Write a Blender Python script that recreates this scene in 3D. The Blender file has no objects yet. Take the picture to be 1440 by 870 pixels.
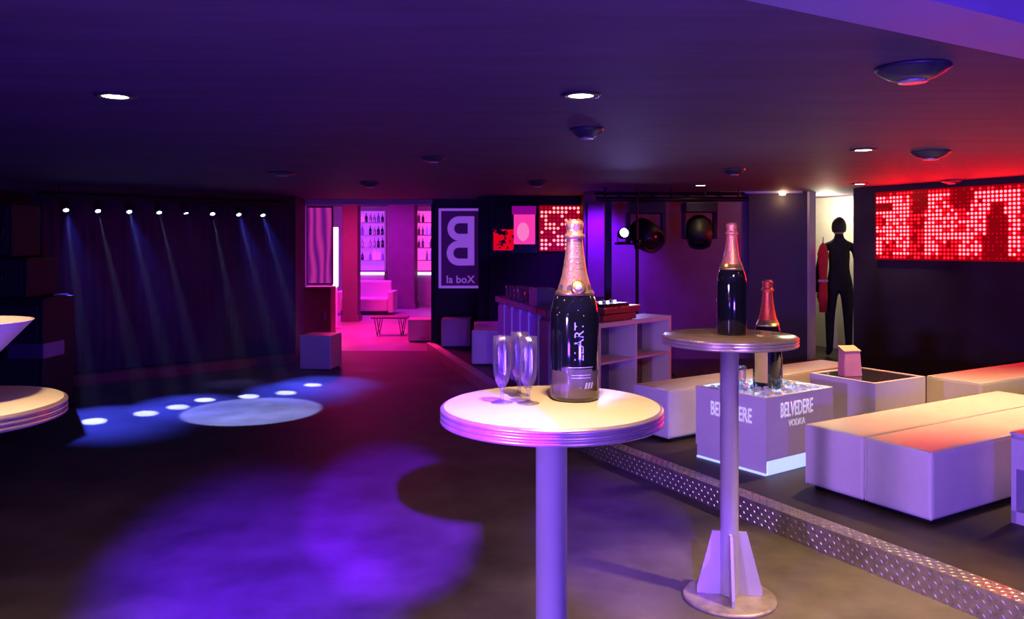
import bpy, bmesh, math, random
from mathutils import Vector, Matrix
random.seed(7)
R = math.radians
scene = bpy.context.scene
C = scene.collection

# ------------------------------------------------------------------ camera
F = 1130.0; HOR = 345.0; H = 1.5; CEIL = 2.15; PLAT = 0.12
cam_d = bpy.data.cameras.new('camera'); cam = bpy.data.objects.new('camera', cam_d); C.objects.link(cam)
cam.location = (0, 0, H); cam.rotation_euler = (R(90), 0, 0)
cam_d.sensor_fit = 'HORIZONTAL'; cam_d.sensor_width = 36.0; cam_d.lens = 36.0 * F / 1440.0
cam_d.shift_y = -(435.0 - HOR) / 1440.0
cam_d.clip_start = 0.05; cam_d.clip_end = 80
scene.camera = cam

# ------------------------------------------------------------------ world, exposure
w_ = bpy.data.worlds.new('world'); scene.world = w_; w_.use_nodes = True
bg = w_.node_tree.nodes['Background']; bg.inputs[0].default_value = (0.10, 0.05, 0.35, 1); bg.inputs[1].default_value = 0.02
vs = scene.view_settings
vs.view_transform = 'Standard'; vs.look = 'None'; vs.gamma = 1.0; vs.use_curve_mapping = False; vs.exposure = 0.0
cy = scene.cycles
cy.use_denoising = True
cy.max_bounces = 8; cy.diffuse_bounces = 3; cy.glossy_bounces = 3; cy.transmission_bounces = 8
cy.volume_bounces = 0; cy.transparent_max_bounces = 12
cy.caustics_reflective = False; cy.caustics_refractive = False
cy.sample_clamp_indirect = 2.0

WARM = (1.0, 0.62, 0.29); VIOLET = (0.30, 0.06, 1.0); PINK = (1.0, 0.06, 0.55)

def spot(name, loc, target, power, color, angle, blend=0.3, radius=0.03):
    d = bpy.data.lights.new(name, 'SPOT'); d.energy = power; d.color = color
    d.spot_size = R(angle); d.spot_blend = blend; d.shadow_soft_size = radius
    o = bpy.data.objects.new(name, d); C.objects.link(o); o.location = loc
    o.rotation_euler = (Vector(target) - Vector(loc)).to_track_quat('-Z', 'Y').to_euler()
    return o
def point(name, loc, power, color, radius=0.1):
    d = bpy.data.lights.new(name, 'POINT'); d.energy = power; d.color = color; d.shadow_soft_size = radius
    o = bpy.data.objects.new(name, d); C.objects.link(o); o.location = loc
    return o
def area(name, loc, target, power, color, sx, sy):
    d = bpy.data.lights.new(name, 'AREA'); d.shape = 'RECTANGLE'; d.size = sx; d.size_y = sy; d.energy = power; d.color = color
    o = bpy.data.objects.new(name, d); C.objects.link(o); o.location = loc
    o.rotation_euler = (Vector(target) - Vector(loc)).to_track_quat('-Z', 'Y').to_euler()
    return o

# the club's violet stage spot behind the viewer (throws the shadow of the near table) and its low violet washers
spot('violet_stage_spot', (0.30, -0.70, 2.05), (-0.66, 4.42, 0), 9500, (0.14, 0.004, 1.0), 11, 0.55, 0.02)
spot('violet_stage_spot_2', (0.10, -0.70, 2.05), (-1.10, 3.35, 0), 11000, (0.10, 0.003, 1.0), 18, 0.9, 0.02)
spot('violet_stage_spot_3', (0.50, -0.70, 2.05), (0.56, 4.05, 0), 3600, (0.13, 0.008, 1.0), 11, 0.8, 0.02)
spot('violet_washer', (-2.3, -0.9, 1.25), (1.45, 3.85, 0.62), 1050, (0.42, 0.20, 1.0), 34, 0.6, 0.15)
area('violet_uplighter', (1.4, -1.2, 0.5), (1.0, 2.2, 2.15), 150, (0.12, 0.04, 1.0), 0.6, 0.3)
area('violet_uplighter_2', (-1.8, -1.2, 0.5), (-1.3, 1.6, 2.15), 75, (0.12, 0.028, 1.0), 0.6, 0.3)
# blue violet wash across the bar counter and stools
spot('bar_wash', (-1.9, 5.2, 2.08), (-0.05, 7.9, 0.75), 330, (0.14, 0.04, 1.0), 34, 0.7, 0.05)
# oval follow spot on the dance floor
spot('dance_floor_spot', (-2.25, 6.9, 2.06), (-2.35, 7.27, 0), 900, (0.26, 0.32, 1.0), 33.5, 0.12, 0.02)
# purple wash on the wall behind the dj gear
spot('dj_wall_wash', (1.02, 9.30, 2.02), (1.05, 9.8, 1.15), 150, (0.22, 0.003, 1.0), 100, 0.8, 0.1)
# pink room beyond the passage
area('pink_room_light', (-3.1, 13.6, 2.40), (-3.0, 13.6, 0), 270, (1.0, 0.008, 0.25), 2.2, 0.6)
area('pink_room_light_2', (-3.4, 17.6, 2.40), (-3.4, 18.0, 0), 120, (0.7, 0.015, 0.9), 2.5, 0.8)
point('pink_room_light_3', (-4.6, 18.5, 2.1), 40, (0.45, 0.12, 1.0), 0.2)
# white lamp in the doorway passage
point('passage_lamp', (4.05, 10.35, 2.0), 38, (1.0, 0.86, 0.62), 0.08)

# ------------------------------------------------------------------ pixel helpers
def P(u, v, z=0.0):
    Y = F * (H - z) / (v - HOR)
    return Vector(((u - 720.0) * Y / F, Y, z))
def at(u, v, Y):
    return Vector(((u - 720.0) * Y / F, Y, H - (v - HOR) * Y / F))
def on_line(u, A, D):
    k = (u - 720.0) / F
    t = (A[0] - k * A[1]) / (k * D[1] - D[0])
    return t, Vector((A[0] + t * D[0], A[1] + t * D[1], 0))

# ------------------------------------------------------------------ materials
def mat(name, col, rough=0.5, metal=0.0, noise=0.0, nscale=20, emit=None, estr=0.0, spec=0.5, bump=0.0, bscale=80,
        coat=0.0, trans=0.0, ior=1.45, stretch=None):
    m = bpy.data.materials.new(name); m.use_nodes = True
    nt = m.node_tree; b = nt.nodes['Principled BSDF']
    b.inputs['Base Color'].default_value = (*col, 1); b.inputs['Roughness'].default_value = rough
    b.inputs['Metallic'].default_value = metal; b.inputs['Specular IOR Level'].default_value = spec
    b.inputs['Coat Weight'].default_value = coat; b.inputs['Transmission Weight'].default_value = trans
    b.inputs['IOR'].default_value = ior
    tc = nt.nodes.new('ShaderNodeTexCoord'); mp = nt.nodes.new('ShaderNodeMapping')
    nt.links.new(tc.outputs['Object'], mp.inputs[0])
    if stretch: mp.inputs['Scale'].default_value = stretch[0]; mp.inputs['Rotation'].default_value = (0, 0, R(stretch[1]))
    if noise:
        n = nt.nodes.new('ShaderNodeTexNoise'); n.inputs['Scale'].default_value = nscale; n.inputs['Detail'].default_value = 6
        n.inputs['Roughness'].default_value = 0.6
        nt.links.new(mp.outputs[0], n.inputs['Vector'])
        r = nt.nodes.new('ShaderNodeValToRGB')
        r.color_ramp.elements[0].position = 0.3; r.color_ramp.elements[1].position = 0.72
        r.color_ramp.elements[0].color = (*[c * (1 - noise) for c in col], 1)
        r.color_ramp.elements[1].color = (*[min(1, c * (1 + noise)) for c in col], 1)
        nt.links.new(n.outputs[0], r.inputs[0]); nt.links.new(r.outputs[0], b.inputs['Base Color'])
        mr = nt.nodes.new('ShaderNodeMapRange'); mr.inputs[3].default_value = max(0.02, rough - 0.12); mr.inputs[4].default_value = min(1, rough + 0.12)
        nt.links.new(n.outputs[0], mr.inputs[0]); nt.links.new(mr.outputs[0], b.inputs['Roughness'])
    if bump:
        n2 = nt.nodes.new('ShaderNodeTexNoise'); n2.inputs['Scale'].default_value = bscale; n2.inputs['Detail'].default_value = 3
        nt.links.new(mp.outputs[0], n2.inputs['Vector'])
        bp = nt.nodes.new('ShaderNodeBump'); bp.inputs['Strength'].default_value = bump; bp.inputs['Distance'].default_value = 0.005
        nt.links.new(n2.outputs[0], bp.inputs['Height']); nt.links.new(bp.outputs[0], b.inputs['Normal'])
    if emit:
        b.inputs['Emission Color'].default_value = (*emit, 1); b.inputs['Emission Strength'].default_value = estr
    return m

M = {}
M['floor'] = mat('dark_concrete_floor', (0.14, 0.122, 0.108), 0.62, noise=0.40, nscale=2.2, bump=0.25, bscale=26, spec=0.22)
M['platform'] = mat('dark_platform_floor', (0.048, 0.038, 0.030), 0.5, spec=0.3, noise=0.4, nscale=4, bump=0.2, bscale=40)
M['ceil'] = mat('dark_ceiling_paint', (0.13, 0.095, 0.15), 0.7, spec=0.25, noise=0.25, nscale=3.0, bump=0.12, bscale=10, stretch=((0.35, 3.0, 1), -30))
M['beam'] = mat('pale_beam_paint', (0.42, 0.40, 0.42), 0.5, noise=0.08, nscale=5)
M['wall'] = mat('charcoal_wall', (0.045, 0.036, 0.048), 0.6, noise=0.2, nscale=3)
M['blackwall'] = mat('black_wall', (0.012, 0.011, 0.016), 0.6, noise=0.2, nscale=4)
M['djwall'] = mat('grey_dj_wall', (0.19, 0.15, 0.23), 0.7, noise=0.15, nscale=2.5)
M['panelwall'] = mat('grey_panel', (0.045, 0.034, 0.036), 0.5, noise=0.15, nscale=4)
M['curtain'] = mat('plum_backdrop_cloth', (0.095, 0.022, 0.08), 0.9, noise=0.2, nscale=6)
M['redreflect'] = mat('red_reflection_board', (0.22, 0.04, 0.05), 0.45, noise=0.3, nscale=8)  # ledge board; the reddish reflected light is put into its colour
M['black'] = mat('matt_black_paint', (0.010, 0.010, 0.012), 0.55, noise=0.2, nscale=15)
M['blackmetal'] = mat('black_metal', (0.02, 0.02, 0.024), 0.35, metal=0.5, noise=0.15, nscale=20)
M['grille'] = mat('speaker_grille', (0.016, 0.016, 0.02), 0.6, bump=0.6, bscale=300)
M['vinyl'] = mat('white_vinyl', (0.74, 0.70, 0.68), 0.42, noise=0.05, nscale=7, bump=0.08, bscale=160)
M['seam'] = mat('white_piping', (0.80, 0.76, 0.74), 0.45, noise=0.04)
M['laminate'] = mat('white_laminate', (0.70, 0.66, 0.66), 0.4, noise=0.04, nscale=9)
M['tabletop'] = mat('cream_laminate', (0.80, 0.72, 0.58), 0.35, noise=0.02, nscale=12)
M['woodtop'] = mat('brown_laminate', (0.34, 0.24, 0.17), 0.22, noise=0.3, nscale=7, stretch=((1, 6, 1), 20))
M['rim'] = mat('ribbed_rim_metal', (0.62, 0.50, 0.46), 0.32, metal=0.7, noise=0.08)
M['steel'] = mat('painted_grey_steel', (0.50, 0.47, 0.50), 0.36, metal=0.35, noise=0.05, nscale=9)
M['plate'] = mat('worn_base_plate', (0.38, 0.32, 0.28), 0.5, metal=0.5, noise=0.35, nscale=14)
M['tread'] = mat('aluminium_tread_plate', (0.55, 0.50, 0.44), 0.36, metal=0.85, noise=0.25, nscale=30)
M['bottle'] = mat('black_bottle_glass', (0.006, 0.007, 0.010), 0.07, spec=0.7, coat=0.6)
M['bottle_base'] = mat('smoky_bottle_glass', (0.10, 0.075, 0.06), 0.12, spec=0.7, coat=0.5)
M['foil_pink'] = mat('rose_copper_foil', (1.0, 0.56, 0.30), 0.34, metal=0.75, noise=0.12, nscale=60, bump=0.35, bscale=120)
M['foil_orange'] = mat('orange_foil', (0.90, 0.30, 0.22), 0.36, metal=0.6, noise=0.12, nscale=60, bump=0.3, bscale=120)
M['foil_red'] = mat('red_orange_foil', (0.85, 0.12, 0.06), 0.36, metal=0.5, noise=0.12, nscale=60, bump=0.3, bscale=120)
M['gold'] = mat('gold_trim', (0.85, 0.60, 0.24), 0.3, metal=0.9, noise=0.1)
M['silver'] = mat('silver_print', (0.85, 0.83, 0.86), 0.3, metal=0.4, noise=0.03)
M['bluefoil'] = mat('pale_blue_print', (0.45, 0.45, 0.95), 0.35, noise=0.05)
M['label'] = mat('black_paper_label', (0.09, 0.07, 0.10), 0.5, noise=0.1, nscale=30)
M['yellowlabel'] = mat('yellow_label', (0.75, 0.52, 0.10), 0.5, noise=0.06, nscale=20)
def thin_glass():
    m = bpy.data.materials.new('clear_thin_glass'); m.use_nodes = True; nt = m.node_tree; N = nt.nodes
    N.remove(N['Principled BSDF'])
    tr = N.new('ShaderNodeBsdfTransparent'); tr.inputs[0].default_value = (.93, .92, .95, 1)
    gl = N.new('ShaderNodeBsdfGlossy'); gl.inputs['Roughness'].default_value = .06; gl.inputs[0].default_value = (1, .97, .97, 1)
    df = N.new('ShaderNodeBsdfDiffuse'); df.inputs[0].default_value = (.9, .86, .88, 1)
    lw = N.new('ShaderNodeLayerWeight'); lw.inputs[0].default_value = .35
    nz = N.new('ShaderNodeTexNoise'); nz.inputs['Scale'].default_value = 90
    ad = N.new('ShaderNodeMath'); ad.operation = 'MULTIPLY_ADD'; ad.inputs[1].default_value = .8; ad.inputs[2].default_value = .035
    nt.links.new(lw.outputs['Facing'], ad.inputs[0])
    m1 = N.new('ShaderNodeMixShader'); m1.inputs[0].default_value = .10
    nt.links.new(gl.outputs[0], m1.inputs[1]); nt.links.new(df.outputs[0], m1.inputs[2])
    bp = N.new('ShaderNodeBump'); bp.inputs['Strength'].default_value = .15; bp.inputs['Distance'].default_value = .003
    nt.links.new(nz.outputs[0], bp.inputs['Height']); nt.links.new(bp.outputs[0], gl.inputs['Normal'])
    m2 = N.new('ShaderNodeMixShader'); nt.links.new(ad.outputs[0], m2.inputs[0]); nt.links.new(tr.outputs[0], m2.inputs[1]); nt.links.new(m1.outputs[0], m2.inputs[2])
    nt.links.new(m2.outputs[0], N['Material Output'].inputs[0])
    return m
M['glass'] = thin_glass()
M['frost'] = mat('frosted_white_acrylic', (0.80, 0.74, 0.80), 0.35, noise=0.05, nscale=5)
M['darkglass'] = mat('dark_glass_top', (0.03, 0.028, 0.03), 0.08, spec=0.7, coat=0.5)
M['white_print'] = mat('white_lettering', (0.92, 0.92, 0.95), 0.5, emit=(0.9, 0.85, 1.0), estr=0.35)
M['ice'] = mat('ice_cubes', (0.80, 0.88, 1.0), 0.12, noise=0.1, nscale=40, spec=0.7)
M['iceglow'] = mat('lit_ice_tray', (0.6, 0.75, 1.0), 0.4, emit=(0.35, 0.55, 1.0), estr=9)
M['plinthglow'] = mat('lit_acrylic_plinth', (0.6, 0.7, 1.0), 0.4, emit=(0.38, 0.52, 1.0), estr=1.15)
M['lampglow'] = mat('warm_lamp_lens', (1, 0.9, 0.7), 0.4, emit=(1.0, 0.72, 0.40), estr=22)
M['pinglow'] = mat('white_pin_lens', (0.9, 0.9, 1), 0.4, emit=(0.65, 0.70, 1.0), estr=14)
M['starglow'] = mat('blue_white_lens', (0.9, 0.9, 1), 0.3, emit=(0.45, 0.45, 1.0), estr=40)
M['domeglow'] = mat('chrome_and_highlight', (0.75, 0.75, 0.8), 0.3, metal=0.6, noise=0.05)  # chrome fittings, also the pale highlight on the ceiling saucers
M['domedark'] = mat('dark_saucer_enamel', (0.05, 0.05, 0.07), 0.4, noise=0.1, spec=0.6)
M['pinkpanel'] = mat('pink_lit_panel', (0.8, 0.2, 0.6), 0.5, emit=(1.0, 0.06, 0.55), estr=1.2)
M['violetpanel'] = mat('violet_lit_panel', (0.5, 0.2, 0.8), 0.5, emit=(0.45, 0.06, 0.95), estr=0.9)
M['whitetube'] = mat('lit_white_tube', (0.9, 0.9, 1), 0.5, emit=(0.75, 0.70, 1.0), estr=2.2)
M['paleblock'] = mat('pale_wall_paint', (0.55, 0.45, 0.55), 0.6, noise=0.1, nscale=3)
M['column'] = mat('mauve_column_paint', (0.16, 0.08, 0.16), 0.6, noise=0.15, nscale=4)
M['room2floor'] = mat('pale_room_floor', (0.45, 0.35, 0.42), 0.35, noise=0.2, nscale=3)
M['offwhite'] = mat('off_white_passage_wall', (0.62, 0.58, 0.48), 0.7, noise=0.12, nscale=2)
M['redcloth'] = mat('red_cloth', (0.65, 0.02, 0.03), 0.8, noise=0.15, nscale=10)
M['darkcloth'] = mat('black_cloth', (0.012, 0.011, 0.013), 0.9, noise=0.2, nscale=10)
M['skin'] = mat('skin', (0.45, 0.27, 0.19), 0.55, noise=0.05, nscale=20)
M['hair'] = mat('dark_hair', (0.02, 0.014, 0.01), 0.6, noise=0.3, nscale=40)
M['redcab'] = mat('dark_red_lacquer', (0.35, 0.02, 0.02), 0.4, noise=0.1, nscale=6)
M['cardface'] = mat('rose_card', (0.75, 0.30, 0.34), 0.5, noise=0.08, nscale=15)
M['cardtop'] = mat('tan_card', (0.80, 0.50, 0.28), 0.5, noise=0.08, nscale=15)
M['burgundy'] = mat('burgundy_case', (0.25, 0.04, 0.05), 0.4, noise=0.1, nscale=9)
M['barpurple'] = mat('blue_violet_bar_panel', (0.28, 0.20, 0.45), 0.45, noise=0.1, nscale=6)
M['bartop'] = mat('dark_bar_top', (0.10, 0.06, 0.14), 0.3, noise=0.1, nscale=8)
M['signback'] = mat('deep_violet_sign', (0.12, 0.04, 0.20), 0.5, noise=0.08, nscale=8, emit=(0.16, 0.01, 0.30), estr=0.10)
M['signwhite'] = mat('lilac_sign_print', (0.55, 0.30, 0.80), 0.5, emit=(0.38, 0.10, 0.85), estr=0.55)
M['ledback'] = mat('led_wall_backing', (0.06, 0.0, 0.0), 0.4, emit=(1.0, 0.0, 0.01), estr=0.22)
M['led_hi'] = mat('led_pale_pink', (1, 0.7, 0.7), 0.4, emit=(1.0, 0.0088, 0.0098), estr=65)
M['led_mid'] = mat('led_red', (1, 0.1, 0.1), 0.4, emit=(1.0, 0.001, 0.003), estr=18)
M['led_hi_s'] = mat('led_panel_pale', (1, 0.7, 0.7), 0.4, emit=(1.0, 0.14, 0.12), estr=4)
M['led_lo'] = mat('led_dim_red', (0.3, 0, 0), 0.4, emit=(0.6, 0.0, 0.01), estr=0.9)

# ------------------------------------------------------------------ mesh helpers
def link(name, me, m, parent=None, smooth=False):
    o = bpy.data.objects.new(name, me); C.objects.link(o)
    for mm in (m if isinstance(m, (list, tuple)) else [m]): me.materials.append(mm)
    if smooth:
        for p in me.polygons: p.use_smooth = True
    if parent is not None: o.parent = parent
    return o
def from_bm(name, bm, m, parent=None, smooth=False):
    bmesh.ops.recalc_face_normals(bm, faces=bm.faces[:])
    me = bpy.data.meshes.new(name); bm.to_mesh(me); bm.free()
    return link(name, me, m, parent, smooth)
def bm_box(bm, cx, cy, cz, sx, sy, sz, rz=0.0, rx=0.0):
    r = bmesh.ops.create_cube(bm, size=1.0)
    M4 = Matrix.Translation((cx, cy, cz)) @ Matrix.Rotation(rz, 4, 'Z') @ Matrix.Rotation(rx, 4, 'X') @ Matrix.Diagonal((sx, sy, sz, 1))
    bmesh.ops.transform(bm, matrix=M4, verts=r['verts'])
    return r['verts']
def box(name, c, s, m, parent=None, rz=0.0, bevel=0.0, seg=2, rx=0.0):
    bm = bmesh.new(); bm_box(bm, *c, *s, rz, rx)
    if bevel: bmesh.ops.bevel(bm, geom=bm.edges[:], offset=bevel, segments=seg, affect='EDGES', profile=0.5)
    return from_bm(name, bm, m, parent, smooth=False)
def bm_lathe(bm, prof, seg=32, loc=(0, 0, 0)):
    rings = []
    for r, z in prof:
        if r < 1e-5: rings.append([bm.verts.new((loc[0], loc[1], loc[2] + z))])
        else: rings.append([bm.verts.new((loc[0] + r * math.cos(2 * math.pi * k / seg), loc[1] + r * math.sin(2 * math.pi * k / seg), loc[2] + z)) for k in range(seg)])
    for a, b in zip(rings, rings[1:]):
        for k in range(seg):
            k2 = (k + 1) % seg
            if len(a) == 1 and len(b) == 1: continue
            if len(a) == 1: bm.faces.new((a[0], b[k], b[k2]))
            elif len(b) == 1: bm.faces.new((a[k], a[k2], b[0]))
            else: bm.faces.new((a[k], a[k2], b[k2], b[k]))
def lathe(name, prof, m, parent=None, seg=32, loc=(0, 0, 0), smooth=True):
    bm = bmesh.new(); bm_lathe(bm, prof, seg, loc); o = from_bm(name, bm, m, parent, smooth)
    return o
def bm_tube(bm, a, b, r, seg=10, r2=None):
    a = Vector(a); b = Vector(b); d = b - a
    q = d.to_track_quat('Z', 'Y').to_matrix().to_4x4()
    rr = bmesh.ops.create_cone(bm, cap_ends=True, segments=seg, radius1=r, radius2=r if r2 is None else r2, depth=d.length)
    bmesh.ops.transform(bm, matrix=Matrix.Translation((a + b) / 2) @ q, verts=rr['verts'])
def tube(name, a, b, r, m, parent=None, seg=12, r2=None):
    bm = bmesh.new(); bm_tube(bm, a, b, r, seg, r2); return from_bm(name, bm, m, parent, smooth=False)
def prism(name, poly, z0, z1, m, parent=None):
    bm = bmesh.new()
    lo = [bm.verts.new((x, y, z0)) for x, y in poly]; hi = [bm.verts.new((x, y, z1)) for x, y in poly]
    bm.faces.new(hi); bm.faces.new(lo[::-1])
    n = len(poly)
    for i in range(n): bm.faces.new((lo[i], lo[(i + 1) % n], hi[(i + 1) % n], hi[i]))
    return from_bm(name, bm, m, parent)
def thing(name, label, cat, loc=(0, 0, 0), rz=0.0, group=None):
    o = bpy.data.objects.new(name, None); C.objects.link(o); o.empty_display_size = 0.1
    o.location = loc; o.rotation_euler = (0, 0, rz)
    return tag(o, label, cat, group)
def tag(o, label, cat, group=None):
    o['label'] = label; o['category'] = cat
    if group: o['group'] = group
    return o
def struct(o, label=None):
    o['kind'] = 'structure'
    if label: o['label'] = label
    return o
def dup(root, loc, rz=None, label=None, group=None):
    r = root.copy(); C.objects.link(r); r.location = loc
    if rz is not None: r.rotation_euler = (0, 0, rz)
    if label: r['label'] = label
    if group: r['group'] = group
    for ch in list(root.children):
        c = ch.copy(); C.objects.link(c); c.parent = r
        for g in ch.children:
            d = g.copy(); C.objects.link(d); d.parent = c
    return r
def text_bm(body, size, align='CENTER', xs=1.0, bold=0.0):
    cu = bpy.data.curves.new('lettering', 'FONT'); cu.body = body; cu.size = size; cu.align_x = align; cu.offset = bold
    cu.resolution_u = 3
    o = bpy.data.objects.new('lettering', cu); C.objects.link(o)
    dg = bpy.context.evaluated_depsgraph_get(); me = bpy.data.meshes.new_from_object(o.evaluated_get(dg))
    bpy.data.objects.remove(o); bpy.data.curves.remove(cu)
    bm = bmesh.new(); bm.from_mesh(me); bpy.data.meshes.remove(me)
    for v in bm.verts: v.co.x *= xs
    return bm
def thicken(bm, d):
    r = bmesh.ops.extrude_face_region(bm, geom=bm.faces[:])
    for v in [g for g in r['geom'] if isinstance(g, bmesh.types.BMVert)]: v.co.z += d

# ------------------------------------------------------------------ the setting
A30 = R(30.0)
Wd = Vector((math.cos(A30), math.sin(A30), 0)); Ud = Vector((-math.sin(A30), math.cos(A30), 0))
struct(prism('floor', [(-7.2, -3), (11.5, -3), (11.5, 11.45), (-7.2, 11.45)], -0.1, 0.0, M['floor']), 'dark worn concrete dance floor')
struct(prism('floor_pink_room', [(-7.2, 11.45), (0.2, 11.45), (0.2, 22), (-7.2, 22)], -0.1, 0.0, M['room2floor']), 'pale floor of the pink lit room')
struct(prism('ceiling', [(-7.2, -3), (11.5, -3), (11.5, 12.6), (-7.2, 12.6)], CEIL, CEIL + 0.1, M['ceil']), 'low dark painted ceiling')

E0 = P(830, 617, PLAT); ED = Vector((0.4705, -0.8825, 0)); K = Vector((0.26, 6.25, PLAT)); E2 = Vector((-1.20, 11.38, PLAT))
K = E0 - ED * 0.60
EN = E0 + ED * ((E0.y + 2.9) / 0.8825)
RW0 = Vector((4.43, 8.2, 0)); RD = Vector((-0.5, 0.866, 0))
def rw(t): return RW0 + RD * t
plat_poly = [(K.x, K.y), (EN.x, EN.y), (rw(-12.6).x - 0.02, -2.9), (rw(1.0).x - .02, rw(1.0).y), (rw(1.713).x - .02, rw(1.713).y - .02), (2.9, 9.78), (0.9, 9.76), (0.85, 10.5), (-0.2, 10.5), (-0.42, 11.36), (E2.x, E2.y)]
struct(prism('floor_platform', plat_poly, 0.0, PLAT, M['platform']), 'raised dark platform floor of the lounge area')

def wall(name, A, B, z0, z1, m, thick=0.1, label=None, bv=0):
    A = Vector((A[0], A[1], 0)); B = Vector((B[0], B[1], 0)); d = (B - A).normalized(); n = Vector((-d.y, d.x, 0))
    mid = (A + B) / 2
    if n.dot(mid - Vector((0, 5, 0))) < 0 and mid.y < 11.39: n = -n
    elif mid.y >= 11.39 and n.y < 0: n = -n
    c = mid + n * thick / 2
    return struct(box(name, (c.x, c.y, (z0 + z1) / 2), ((B - A).length, thick, z1 - z0), m, None, math.atan2(d.y, d.x)), label)
L_A = Vector((-4.74, 8.74, 0)); L_D = Vector((0.745, 0.667, 0)); L_N = Vector((0.667, -0.745, 0))
l0 = L_A - L_D * 3.2; l1 = L_A + L_D * 2.58
wall('wall_left', l0, l1, 0, CEIL, M['blackwall'], label='black wall behind the plum backdrop')
wall('wall_side', (-7.1, -2.95), (-7.1, l0.y), 0, CEIL, M['blackwall'])
wall('wall_rear', (-7.1, -2.95), (rw(-12.75).x, -2.95), 0, CEIL, M['blackwall'])
wall('wall_passage', l1, (-2.93, 11.38), 0, CEIL, M['blackwall'])
wall('wall_right', rw(-12.75), rw(1.09), 0, CEIL, M['wall'], label='charcoal wall carrying the red led screen')
wall('wall_panel', rw(1.713), (2.905, 9.86), 0, CEIL, M['panelwall'], label='grey wall panel beside the lit doorway')
wall('wall_dj', (2.95, 9.93), (0.88, 9.80), 0, CEIL, M['djwall'], label='wall washed in purple behind the dj gear')
wall('wall_return', (0.90, 9.86), (0.90, 10.6), 0, CEIL, M['blackwall'])
wall('wall_screen', (0.95, 10.6), (-0.30, 10.6), 0, CEIL, M['blackwall'], label='black wall carrying the small screens')
wall('wall_end', (-0.30, 10.62), (-0.45, 11.40), 0, CEIL, M['blackwall'])
wall('wall_sign', (-1.13, 11.40), (-0.40, 11.40), 0, CEIL, M['wall'], label='dark wall carrying the mirrored letter sign')
# passage head
struct(box('trim_header', (-2.03, 11.45, 2.115), (1.80, 0.1, 0.07), M['paleblock']), 'pale rail across the top of the passage opening')
struct(box('trim_jamb', (-1.125, 11.40, 1.04), (0.03, 0.14, 2.08), M['blackwall']))

# ceiling beam running over the lounge edge
bc0 = P(1440, 33, 2.0)
u_lo, u_hi = 0.991, 1.181
bmid = Ud * ((u_lo + u_hi) / 2) + Wd * 1.6
struct(box('ceiling_beam', (bmid.x, bmid.y, 2.075), (9.5, u_hi - u_lo, 0.15), M['beam'], None, A30), 'pale painted beam crossing the dark ceiling')

# step nosing of diamond tread plate
def nosing(name, A, B, label):
    A = Vector((A[0], A[1], 0)); B = Vector((B[0], B[1], 0)); d = (B - A).normalized(); L = (B - A).length
    n = Vector((-d.y, d.x, 0))
    if n.x < 0: n = -n                 # towards the platform
    o = bpy.data.objects.new(name, None); C.objects.link(o); o.location = (A.x, A.y, 0); o.rotation_euler = (0, 0, math.atan2(d.y, d.x)); struct(o, label)
    s = 1 if n.dot(Vector((-d.y, d.x, 0))) > 0 else -1
    bm = bmesh.new()
    bm_box(bm, L / 2, s * 0.045, PLAT + 0.003, L, 0.105, 0.006)
    bm_box(bm, L / 2, s * -0.0055, PLAT / 2 + 0.003, L, 0.006, PLAT + 0.005)
    from_bm('edge_plate', bm, M['tread'], o)
    bm = bmesh.new()
    def loz(x, y, z, top, ang):
        a = 0.0125; b = 0.0045; h = 0.0035
        ca, sa = math.cos(ang), math.sin(ang); vs_ = []
        for px, py in ((a, 0), (0, b), (-a, 0), (0, -b)):
            X = px * ca - py * sa; Y_ = px * sa + py * ca
            vs_.append(bm.verts.new((x + X, y + Y_, z) if top else (x + X, y, z + Y_)))
        pk = bm.verts.new((x, y, z + h) if top else (x, y - s * h, z))
        for i in range(4): bm.faces.new((vs_[i], vs_[(i + 1) % 4], pk))
    nx = int(L / 0.026)
    for i in range(nx):
        for j in range(4): loz(0.013 + i * 0.026, s * (0.008 + j * 0.025), PLAT + 0.0062, True, R(45) if (i + j) % 2 else R(-45))
        for j in range(4): loz(0.013 + i * 0.026, s * -0.0087, 0.018 + j * 0.028, False, R(45) if (i + j) % 2 else R(-45))
    st = from_bm('tread_studs', bm, M['tread'], o); st['kind'] = 'stuff'
nosing('trim_1', K, E0 + ED * 4.6, 'aluminium diamond tread plate along the platform step')
nosing('trim_2', K, E2, 'aluminium edging of the platform step towards the passage')

# plum backdrop with gentle pleats
def curtain():
    t0, _ = on_line(58, L_A + L_N * 0.09, L_D); t1, _ = on_line(414, L_A + L_N * 0.09, L_D)
    bm = bmesh.new(); n = 160; rows = []
    for z in (0.13, 1.06, 1.99):
        row = []
        for i in range(n + 1):
            t = t0 + (t1 - t0) * i / n
            p = L_A + L_D * t + L_N * (0.07 + 0.010 * math.sin(i * 1.1) + 0.004 * math.sin(i * 2.7 + 1))
            row.append(bm.verts.new((p.x, p.y, z)))
        rows.append(row)
    for a, b in zip(rows, rows[1:]):
        for i in range(n): bm.faces.new((a[i], a[i + 1], b[i + 1], b[i]))
    o = from_bm('backdrop_curtain', bm, M['curtain'], None, True)
    md = o.modifiers.new('thickness', 'SOLIDIFY'); md.thickness = 0.006
    tag(o, 'plum cloth backdrop hanging behind the row of pin spots', 'curtain')
    a = L_A + L_D * -0.12 + L_N * 0.16; b = L_A + L_D * 2.5 + L_N * 0.16
    c = (a + b) / 2
    struct(box('baseboard_left', (c.x, c.y, 0.06), ((b - a).length, 0.16, 0.12), M['redreflect'], None, math.atan2(L_D.y, L_D.x), 0.01), 'low ledge under the backdrop with red reflection in its colour')
curtain()

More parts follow.
